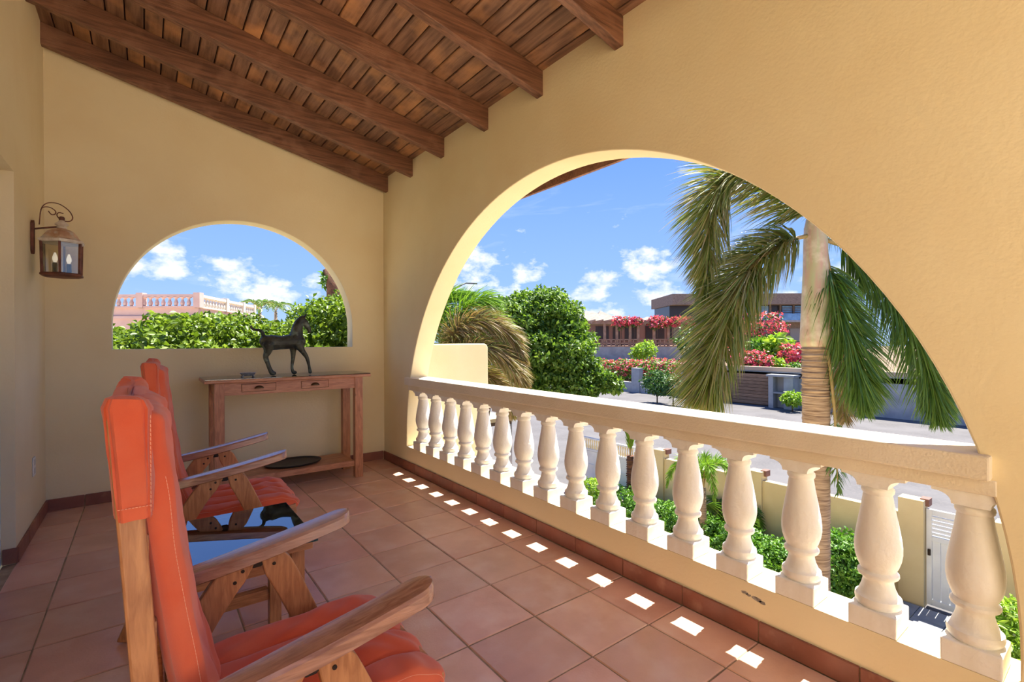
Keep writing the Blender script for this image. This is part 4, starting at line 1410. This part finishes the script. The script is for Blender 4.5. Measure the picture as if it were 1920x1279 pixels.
shrub('leafy_bush', 'bright green leafy bush with tiny white flowers beside the gate paving', 'shrub', (p.x, p.y, GZ), [((p.x, p.y, GZ + .36), (.42, .42, .42)), ((p.x + .12, p.y + .05, GZ + .68), (.28, .28, .28)), ((p.x - .1, p.y - .25, GZ + .3), (.35, .35, .32))], 4200, .10, LEAF_LIME, 260, flowers=60, fm=leafmat('white_petal', [lin(240, 240, 236), lin(250, 250, 248)], .2), fsize=.035, asp=.35)
# climbing bougainvillea sprig at the pillar
p = Vector((10.05, 2.75, GZ))
shrub('bougainvillea_sprig', 'small climbing sprig with red flowers beside the gate pillar', 'plant', p, [((10.1, 2.78, GZ + .55), (.12, .14, .28)), ((10.1, 2.7, GZ + .8), (.1, .12, .16))], 160, .07, LEAF_DARK, 270, flowers=26, fm=leafmat('red_bract', [lin(200, 50, 60), lin(220, 80, 90)], .3), fsize=.05, inner=.3)
# young palm by the gate
yp = on(1187, 945, 2, GZ)
ypz = GZ + 1.45
y1 = thing('young_palm', 'young palm with shaggy brown trunk and upright green leaves by the sliding gate', 'palm tree', (yp.x - .6, yp.y - .4, GZ))
yx, yy_ = yp.x - .6, yp.y - .4
SHAG = mat('shaggy_trunk', lin(118, 78, 52), lin(70, 46, 32), rough=.95, scale=14, bump=1, bscale=20)
prs = []
rg = random.Random(9)
for i in range(26):
    z = i * .058
    prs += [(.085 * rg.uniform(.9, 1.0), z), (.105 * rg.uniform(.95, 1.15), z + .03)]
MB().lathe((yx, yy_, GZ), prs, 14).obj('trunk', SHAG, y1)
for k in range(7):
    a = k * 2 * PI / 7
    e = Vector((math.cos(a), math.sin(a), 0))
    bpt = Vector((yx, yy_, GZ + 1.48))
    frond(y1, [bpt, bpt + e * .05 + Vector((0, 0, .35)), bpt + e * .14 + Vector((0, 0, .75)), bpt + e * .22 + Vector((0, 0, 1.05))], 60, .34, PLEAFY, RACH, 300 + k, rr=.014, droop=.05, wid=.035, fwd=1.6, plume=False)
# feathery palm leaning over the wall
fp = gpt(1318, 985)
fx, fy_ = 9.35, on(1318, 985, 0, 9.35).y
f1 = thing('foxtail_palm', 'small bushy foxtail palm arching over the garden wall', 'palm tree', (fx, fy_, GZ))
MB().tube([(fx, fy_, GZ), (fx, fy_, GZ + 1.35)], [.09, .06], 12).obj('trunk', TRUNK, f1, smooth=True)
for k in range(7):
    a = k * 2 * PI / 7 + .4
    e = Vector((math.cos(a), math.sin(a), 0))
    bpt = Vector((fx, fy_, GZ + 1.3))
    frond(f1, [bpt, bpt + e * .12 + Vector((0, 0, .45)), bpt + e * .38 + Vector((0, 0, .62)), bpt + e * .62 + Vector((0, 0, .35)), bpt + e * .72 + Vector((0, 0, .0))], 260, .26, PLEAFY, RACH, 320 + k, rr=.014, droop=.7, wid=.022, fwd=.8)
# fan palms
def fan_palm(px, py, seed, lab):
    p = gpt(px, py)
    p.x = min(p.x, 10.0)
    t = thing('fan_palm', lab, 'palm tree', (p.x, p.y, GZ))
    rg = random.Random(seed)
    MB().tube([(p.x, p.y, GZ), (p.x, p.y, GZ + .35)], [.07, .05], 10).obj('trunk', SHAG, t)
    for k in range(6):
        a = k * 2 * PI / 6 + rg.uniform(-.3, .3)
        e = Vector((math.cos(a), math.sin(a), 0))
        b0 = Vector((p.x, p.y, GZ + .33))
        h = b0 + e * .22 + Vector((0, 0, rg.uniform(.3, .6)))
        nrm = (e * .75 + Vector((0, 0, .45))).normalized()
        sd = nrm.cross(Vector((0, 0, 1))).normalized()
        upv = sd.cross(nrm) * -1
        bb = MB()
        n = 19
        for i in range(n):
            th = R_(-125 + 250 * i / (n - 1))
            d = (upv * math.cos(th) + sd * math.sin(th)).normalized()
            if d.z < -.2 and False:
                continue
            L = .42 * (1 - .25 * abs(th) / 2.2)
            wv = d.cross(nrm) * .013
            bb.add([h, h + d * L * .5 + wv - nrm * .01, h + d * L - nrm * .10 - Vector((0, 0, .05)), h + d * L * .5 - wv - nrm * .01], [(0, 1, 2), (0, 2, 3)])
        lf = bb.obj('fan_leaf', PLEAFG, t, fix=False)
        MB().tube([b0, (b0 + h) / 2 + e * .03, h], .007, 6).obj('stalk', RACH, lf)
fan_palm(1345, 1010, 1, 'small fan palm in the shrub bed, nearer the foxtail palm')
fan_palm(1432, 1020, 2, 'small fan palm in the shrub bed, nearer the tall palm trunk')

# ---------------------------------------------------------------- across the street
OX = 33.4
ow = MB().box(OX, OX + .3, -40, 22.2, GZ - .1, -.95).obj('wall_street', CONC)
tag(ow, 'pale rendered street wall with wooden vents across the street', None, kind='structure')
box('coping', mat('coping_tan', lin(186, 160, 132), rough=.8), ow, OX - .06, OX + .36, -40, 22.2, -.95, -.70)
for px0, px1 in ((1390, 1416), (1431, 1459)):
    a, b_ = on(px1, 712, 0, OX).y, on(px0, 712, 0, OX).y
    v_ = box('vent', WOODF, ow, OX - .03, OX + .02, a, b_, on(1400, 717, 0, OX).z, on(1400, 706, 0, OX).z)
# wooden garage gate of horizontal boards
ga, gb = on(1444, 740, 0, OX - .3).y, on(1310, 740, 0, OX - .3).y
gt = thing('garage_gate', 'wide weathered wooden gate of horizontal boards in the street wall across the road', 'gate', (OX - .3, (ga + gb) / 2, GZ))
nb = 9
gh = (-1.2 - GZ - .1) / nb
for i in range(nb):
    for a, b_ in ((ga, (ga + gb) / 2 - .03), ((ga + gb) / 2 + .03, gb)):
        box('board', WOODF, gt, OX - .34, OX - .28, a, b_, GZ + .08 + i * gh + .015, GZ + .08 + (i + 1) * gh - .015)
box('frame', mat('gate_frame', lin(120, 96, 76), rough=.8), gt, OX - .28, OX - .22, ga, gb, GZ + .04, -1.18)
# white meter box niche
mb_ = thing('meter_box', 'white rendered meter cupboard beside the wooden garage gate', 'cupboard', (OX - .5, 15.5, GZ))
ma, mb2 = on(1492, 740, 0, OX - .5).y, on(1446, 740, 0, OX - .5).y
box('side', CONC, mb_, OX - .9, OX - .01, mb2 - .3, mb2, GZ, -1.25)
box('side', CONC, mb_, OX - .9, OX - .01, ma, ma + .55, GZ, -1.25)
box('top', CONC, mb_, OX - 1.0, OX - .01, ma - .1, mb2 + .1, -1.25, -1.12)
box('back', mat('niche_grey', lin(170, 166, 158), rough=.9), mb_, OX - .3, OX - .01, ma + .55, mb2 - .3, GZ, -1.25)
box('shelf', CONC, mb_, OX - .85, OX - .3, ma + .55, mb2 - .3, -2.35, -2.25)
def far_bush(px, py, d, r, label, m=LEAF_SHRUB, n=900, size=.28, flowers=0, fm=PINK, base=None, seed=0, sq=.85, group=None, fsize=.24):
    p = at(px, py, d) if d > 0 else on(px, py, 0, OX - d)
    bz = base if base is not None else -1.05
    rg = random.Random(seed + int(px))
    bl_ = [((p.x, p.y, p.z), (r, r, r * sq))]
    for k in range(3):
        bl_.append(((p.x + rg.uniform(-.6, .6) * r, p.y + rg.uniform(-.7, .7) * r, p.z - rg.uniform(0, .4) * r), (r * .65, r * .65, r * .55)))
    return shrub('garden_bush' if not flowers else 'bougainvillea', label, 'shrub' if flowers == 0 else 'bougainvillea', (p.x, p.y, bz), bl_, n, size, m, 400 + int(px) + seed, flowers=flowers, fm=fm, fsize=fsize, group=group)
far_bush(1486, 748, 29.8, .52, 'lime green round bush beside the meter cupboard', LEAF_LIME, 1200, .2, base=GZ)
far_bush(1432, 615, 44, 1.75, 'large pink bougainvillea in front of the modern house', LEAF_DARK, 900, .3, 1500)
far_bush(1492, 668, 38, 1.15, 'bright pink bougainvillea above the street wall next to the tall palm', LEAF_DARK, 400, .25, 1300)
far_bush(1412, 680, 37, 1.1, 'pink bougainvillea trailing above the wooden garage gate', LEAF_DARK, 700, .25, 800)
far_bush(1390, 676, 38, .8, 'low pink bougainvillea half hidden by the palm frond', LEAF_DARK, 500, .25, 500)
far_bush(1458, 648, 40, 1.1, 'broad leafed bright green plant between the pink bougainvilleas', LEAF_LIME, 500, .6)
far_bush(1420, 655, 41, .9, 'palm-like green plant below the large bougainvillea', LEAF_SHRUB, 420, .6)
far_bush(1455, 683, 36.5, .55, 'small yellow green plant on top of the street wall', LEAF_LIME, 350, .35)
far_bush(1497, 690, 36, .5, 'small green bush on top of the street wall next to the tall palm', LEAF_SHRUB, 350, .25)
far_bush(1300, 640, 44, 1.6, 'dark green bush behind the tall palm frond', LEAF_DARK, 1000, .35)
far_bush(1345, 655, 42, 1.5, 'pink flowered bush behind the tall palm frond', LEAF_DARK, 900, .35, 500)
# bougainvillea hedge on the low wall
lw_ = MB().box(OX - .2, OX + .1, 22.4, 90, GZ - .4, -2.45).obj('wall_low', CONC)
tag(lw_, 'low grey street wall under the flowering hedge', None, kind='structure')
pil = on(1196, 700, 0, OX)
box('pillar', CONC, lw_, OX - .35, OX + .15, pil.y - .4, pil.y + .4, GZ, on(1196, 690, 0, OX).z)
hd_lab = ' pink flowering hedge bush from the broadleaf tree above the low street wall'
for i, px in enumerate((1132, 1152, 1176, 1204, 1232, 1262)):
    far_bush(px, 692 + (i % 2) * 3, -1.75, 1.15, ORD[i] + hd_lab, LEAF_SHRUB, 1000, .26, 650, base=-2.5, seed=i, group='flowering hedge bushes', fsize=.2)
far_bush(1232, 715, 34.0, 1.0, 'dark green bush against the low street wall', LEAF_DARK, 1600, .22, base=GZ)
far_bush(1262, 722, 32.6, .85, 'smaller dark green bush against the low street wall', LEAF_DARK, 1200, .22, base=GZ)
far_bush(1210, 656, 46, 1.0, 'lime green shrub in front of the pergola', LEAF_LIME, 800, .35)
# pergola house with grey hipped roofs
ph0 = at(1145, 660, 52)
PX_, PY_ = ph0.x, ph0.y
GZ2 = at(1145, 657, 52).z
hsx = thing('pergola_house', 'house with grey shingle hip roofs and a wooden pergola terrace across the street', 'house', (PX_, PY_, -1.05))
SHING = mat('grey_shingle', lin(150, 138, 124), lin(124, 112, 100), rough=.9, scale=3, stretch=(1, 1, 6))
PERG = mat('pergola_wood', lin(176, 140, 112), lin(150, 116, 92), rough=.8, scale=3)
DKW = mat('dark_window', lin(48, 42, 40), rough=.3)
DOORW = mat('door_wood', lin(132, 104, 88), rough=.6)
# local frame: along the wall direction (to the image right) and away from the viewer
ex = CR.copy(); ex.z = 0; ex.normalize()
ey = CD.copy(); ey.z = 0; ey.normalize()
def HP(a, d, z):
    return Vector((PX_, PY_, 0)) + ex * a + ey * d + Vector((0, 0, z))
def hbox(name, m, a0, a1, d0, d1, z0, z1, par=hsx):
    vs = [HP(a, d, z) for z in (z0, z1) for a, d in ((a0, d0), (a1, d0), (a1, d1), (a0, d1))]
    return MB().add(vs, [(0, 3, 2, 1), (4, 5, 6, 7), (0, 1, 5, 4), (1, 2, 6, 5), (2, 3, 7, 6), (3, 0, 4, 7)]).obj(name, m, par)
s52 = 52 / FPX
def az(px, py, d=52):
    return ((px - 1145) * s52, at(px, py, d).z)
zt = az(0, 612)[1]
zb = az(0, 656)[1]
hbox('retaining_wall', CONC, -2, 8.2, 0, .3, -1.05, zb)
hbox('deck', PERG, -2, 8.2, .0, 5, zb, zb + .12)
hbox('house_wall', DOORW, -2, 8.2, 4.6, 5, zb, zt)
for i, px in enumerate((1135, 1158, 1183, 1198, 1228, 1255, 1282)):
    a = az(px, 600)[0]
    hbox('post', PERG, a - .12, a + .12, .2, .44, zb, zt)
for a0, a1 in ((-.8, .7), (1.2, 2.0), (2.6, 4.2), (5.0, 7.2), (7.5, 8.1)):
    hbox('window', DKW, a0, a1, 4.5, 4.62, zb + .7, zt - .15)
hbox('beam', PERG, -2, 8.2, .1, .5, zt, zt + .28)
for i in range(12):
    hbox('purlin', PERG, -1.8 + i * .85, -1.65 + i * .85, -.3, 4.8, zt + .28, zt + .45)
for k, zr in enumerate((.35, .75)):
    hbox('rail', PERG, -2, 8.2, .1, .2, zb + zr, zb + zr + .12)
for i in range(21):
    hbox('picket', PERG, -1.9 + i * .48, -1.78 + i * .48, .1, .2, zb + .1, zb + .8)
def hip(a0, a1, d0, d1, z0, z1, ap, name='roof'):
    base = [HP(a0, d0, z0), HP(a1, d0, z0), HP(a1, d1, z0), HP(a0, d1, z0)]
    apx = HP(ap, (d0 + d1) / 2, z1)
    lo = [p - Vector((0, 0, .2)) for p in base]
    MB().add(lo + base + [apx], [(3, 2, 1, 0), (0, 1, 5, 4), (1, 2, 6, 5), (2, 3, 7, 6), (3, 0, 4, 7), (4, 5, 8), (5, 6, 8), (6, 7, 8), (7, 4, 8)]).obj(name, SHING, hsx)
hip(az(1100, 0)[0], az(1200, 0)[0], 4.2, 12, az(0, 610)[1] + .2, az(0, 578)[1], az(1120, 0)[0])
hip(az(1150, 0)[0], az(1225, 0)[0], 12, 19, az(0, 606)[1] + .2, az(0, 578)[1] + .4, az(1175, 0)[0])
hip(az(1225, 0)[0], az(1300, 0)[0], 5, 12, az(0, 610)[1] + .2, az(0, 592)[1], az(1255, 0)[0])
for i, (px, r) in enumerate(((1165, 1.0), (1190, .8), (1232, 1.0), (1262, .8), (1285, .9))):
    far_bush(px, 603, 52.5, r, ORD[i] + ' pink bougainvillea on the pergola beams counting from the broadleaf tree', LEAF_DARK, 260, .3, 520, base=-1.05, seed=30 + i, sq=.55, group='bougainvilleas on the pergola', fsize=.26)
# modern house
MH = thing('modern_house', 'modern flat-roofed house with glazed upper floor and stone base across the street', 'house', (at(1450, 640, 70).x, at(1450, 640, 70).y, -1.05))
PX_, PY_ = at(1450, 640, 70).x, at(1450, 640, 70).y
s56 = 70 / FPX
def ma_(px):
    return (px - 1450) * s56
def mz(py):
    return at(1450, py, 70).z
STONE = mat('stone_cladding', lin(150, 132, 114), lin(118, 104, 92), rough=.9, scale=4, stretch=(1, 1, 4))
GLZ = mat('blue_glazing', lin(120, 168, 206), lin(86, 128, 166), rough=.15, scale=1.2, spec=.8)
hbox('roof_slab', STONE, ma_(1255), ma_(1562), -1.5, 9, mz(572), mz(552), MH)
hbox('upper_floor', DKW, ma_(1258), ma_(1562), .6, 8, mz(603), mz(572), MH)
hbox('lower_floor', STONE, ma_(1290), ma_(1562), .8, 8, -1.05, mz(603), MH)
hbox('balcony_slab', CONC, ma_(1445), ma_(1562), -1.3, .8, mz(604.5), mz(601), MH)
for a, b_ in ((1400, 1444), (1470, 1489), (1494, 1515), (1530, 1558)):
    wn = hbox('window', GLZ, ma_(a), ma_(b_), .45, .62, mz(600), mz(573.5), MH)
for i in range(6):
    for a, b_ in ((1470, 1489), (1494, 1515)):
        hbox('louvre', STONE, ma_(a), ma_(b_), .35, .45, mz(598 - i * 4), mz(597 - i * 4), MH)
hbox('balustrade', GLZ, ma_(1452), ma_(1562), -1.25, -1.2, mz(601), mz(589), MH)
for a in (1447, 1466, 1491, 1517):
    hbox('mullion', STONE, ma_(a - 1.6), ma_(a + 1.6), .3, .62, mz(603), mz(572), MH)
hbox('window', mat('grey_shutter', lin(150, 146, 138), rough=.7), ma_(1487), ma_(1520), .7, .82, mz(640), mz(616), MH)

# ---------------------------------------------------------------- beyond the half-round opening
hgb = []
rg = random.Random(21)
for i in range(12):
    x = -1.6 + i * .36
    z = .84 + .10 * math.sin(i * 1.3) + (.26 if x > 1.9 else 0) + .04 * max(0, x)
    hgb.append(((x, 6.3 + rg.uniform(-.2, .3), z), (.5, .5, .52)))
    hgb.append(((x + .15, 7.3 + rg.uniform(-.2, .3), z + .1), (.55, .55, .5)))
hedge = thing('hedge', 'tall broad-leaved green hedge beyond the half-round opening', 'hedge', (.8, 6.6, GZ))
foliage('foliage', hgb, 70000, .072, LEAF_HEDGE, hedge, 8, asp=.62, lump=.12, fold=.16, out=.5)
for i in range(6):
    MB().tube([(-1.2 + i * .9, 6.6, GZ), (-1.1 + i * .9, 6.5, -1), (-1.2 + i * .95, 6.6, .7)], [.07, .06, .03], 8).obj('trunk', BARK, hedge, smooth=True)
# neighbouring terrace with pink balustrade
PINKW = mat('pink_render', lin(200, 168, 158), lin(190, 158, 148), rough=.9, scale=2)
CRW = mat('cream_render', lin(206, 196, 178), rough=.85)
nt_ = thing('neighbour_terrace', 'neighbouring pink and cream roof terrace with balustrade above the hedge', 'terrace', (0, 21, GZ))
A = at(205, 552, 18)
B = at(372, 552, 18)
Cc = at(474, 569, 24)
ztop, zbot = B.z, at(372, 577, 18).z
def seg_rail(P, Q, m, n, posts, z1a, z0a):
    P, Q = Vector((P.x, P.y, 0)), Vector((Q.x, Q.y, 0))
    d = (Q - P)
    L = d.length
    d.normalize()
    hh = z1a - z0a
    MB().bar(P + Vector((0, 0, z1a - .05)), Q + Vector((0, 0, z1a - .05)), .18, .10).obj('handrail', m, nt_)
    MB().bar(P + Vector((0, 0, z0a + .03)), Q + Vector((0, 0, z0a + .03)), .18, .06).obj('kerb', m, nt_)
    for t in posts:
        c = P + d * L * t
        MB().bar(c + Vector((0, 0, z0a)), c + Vector((0, 0, z1a + .06)), .24, .24, up=(d.x, d.y, 0)).obj('post', m, nt_)
    f0 = None
    for i in range(n):
        c = P + d * L * (i + .5) / n
        if f0 is None:
            f0 = MB().lathe(c + Vector((0, 0, z0a + .06)), [(r, z * (hh - .16)) for r, z in ((.06, 0), (.05, .08), (.07, .22), (.075, .36), (.05, .6), (.035, .75), (.05, .86), (.085, .94), (.11, 1.0))], 10).obj('baluster', m, nt_, smooth=True)
            c0 = c
        else:
            o = f0.copy()
            COL.objects.link(o)
            o.location = c - c0
seg_rail(A, B, PINKW, 14, (.36, 1.0), ztop, zbot)
seg_rail(B, Cc, CRW, 22, (.42, .75, 1.0), ztop, zbot)
b = MB()
dn = Vector((B.x - A.x, B.y - A.y, 0)).normalized()
A2 = A - dn * 4
b.add([Vector((p.x, p.y, z)) for z in (GZ, zbot) for p in (A2, B, Cc)], [(0, 1, 4, 3), (1, 2, 5, 4), (0, 2, 1), (3, 4, 5), (2, 0, 3, 5)])
b.obj('house_wall', PINKW, nt_)
MB().bar(Vector((A2.x, A2.y, zbot - .35)), Vector((B.x, B.y, zbot - .35)), .12, .1).obj('moulding', PINKW, nt_)
# palms and trunk behind the hedge
for k, (px, py, d) in enumerate(((487, 583, 30), (517, 584, 35))):
    c = at(px, py, d)
    t = thing('coconut_palm', ('small dark green palm behind the hedge, close to the neighbouring terrace', 'small dark green palm behind the hedge, between the other small palm and the horse')[k], 'palm tree', (c.x, c.y, GZ), group='palms behind the hedge')
    MB().tube([(c.x, c.y, GZ), c], [.16, .1], 10).obj('trunk', TRUNK, t, smooth=True)
    for i in range(8):
        a = i * 2 * PI / 8 + k
        e = Vector((math.cos(a), math.sin(a), 0))
        frond(t, [c, c + e * .4 + Vector((0, 0, .5)), c + e * .95 + Vector((0, 0, .5)), c + e * 1.4 + Vector((0, 0, .05))], 60, .5, PLEAFG, RACH, 600 + k * 20 + i, rr=.02, droop=.8, wid=.05, plume=False)
c = at(633, 570, 12)
tk = thing('cut_trunk', 'leaning brown palm trunk with a green sprig behind the hedge', 'tree', (c.x + .15, c.y, GZ))
MB().tube([(c.x + .15, c.y, GZ), at(634, 590, 12), at(628, 540, 12), at(612, 505, 12)], [.28, .27, .2, .09], 12).obj('trunk', SHAG, tk, smooth=True)
e0 = at(612, 525, 12)
foliage('sprig', [((e0.x, e0.y, e0.z), (.14, .14, .22))], 90, .16, LEAF_SHRUB, tk, 71, asp=.3, inner=.2)
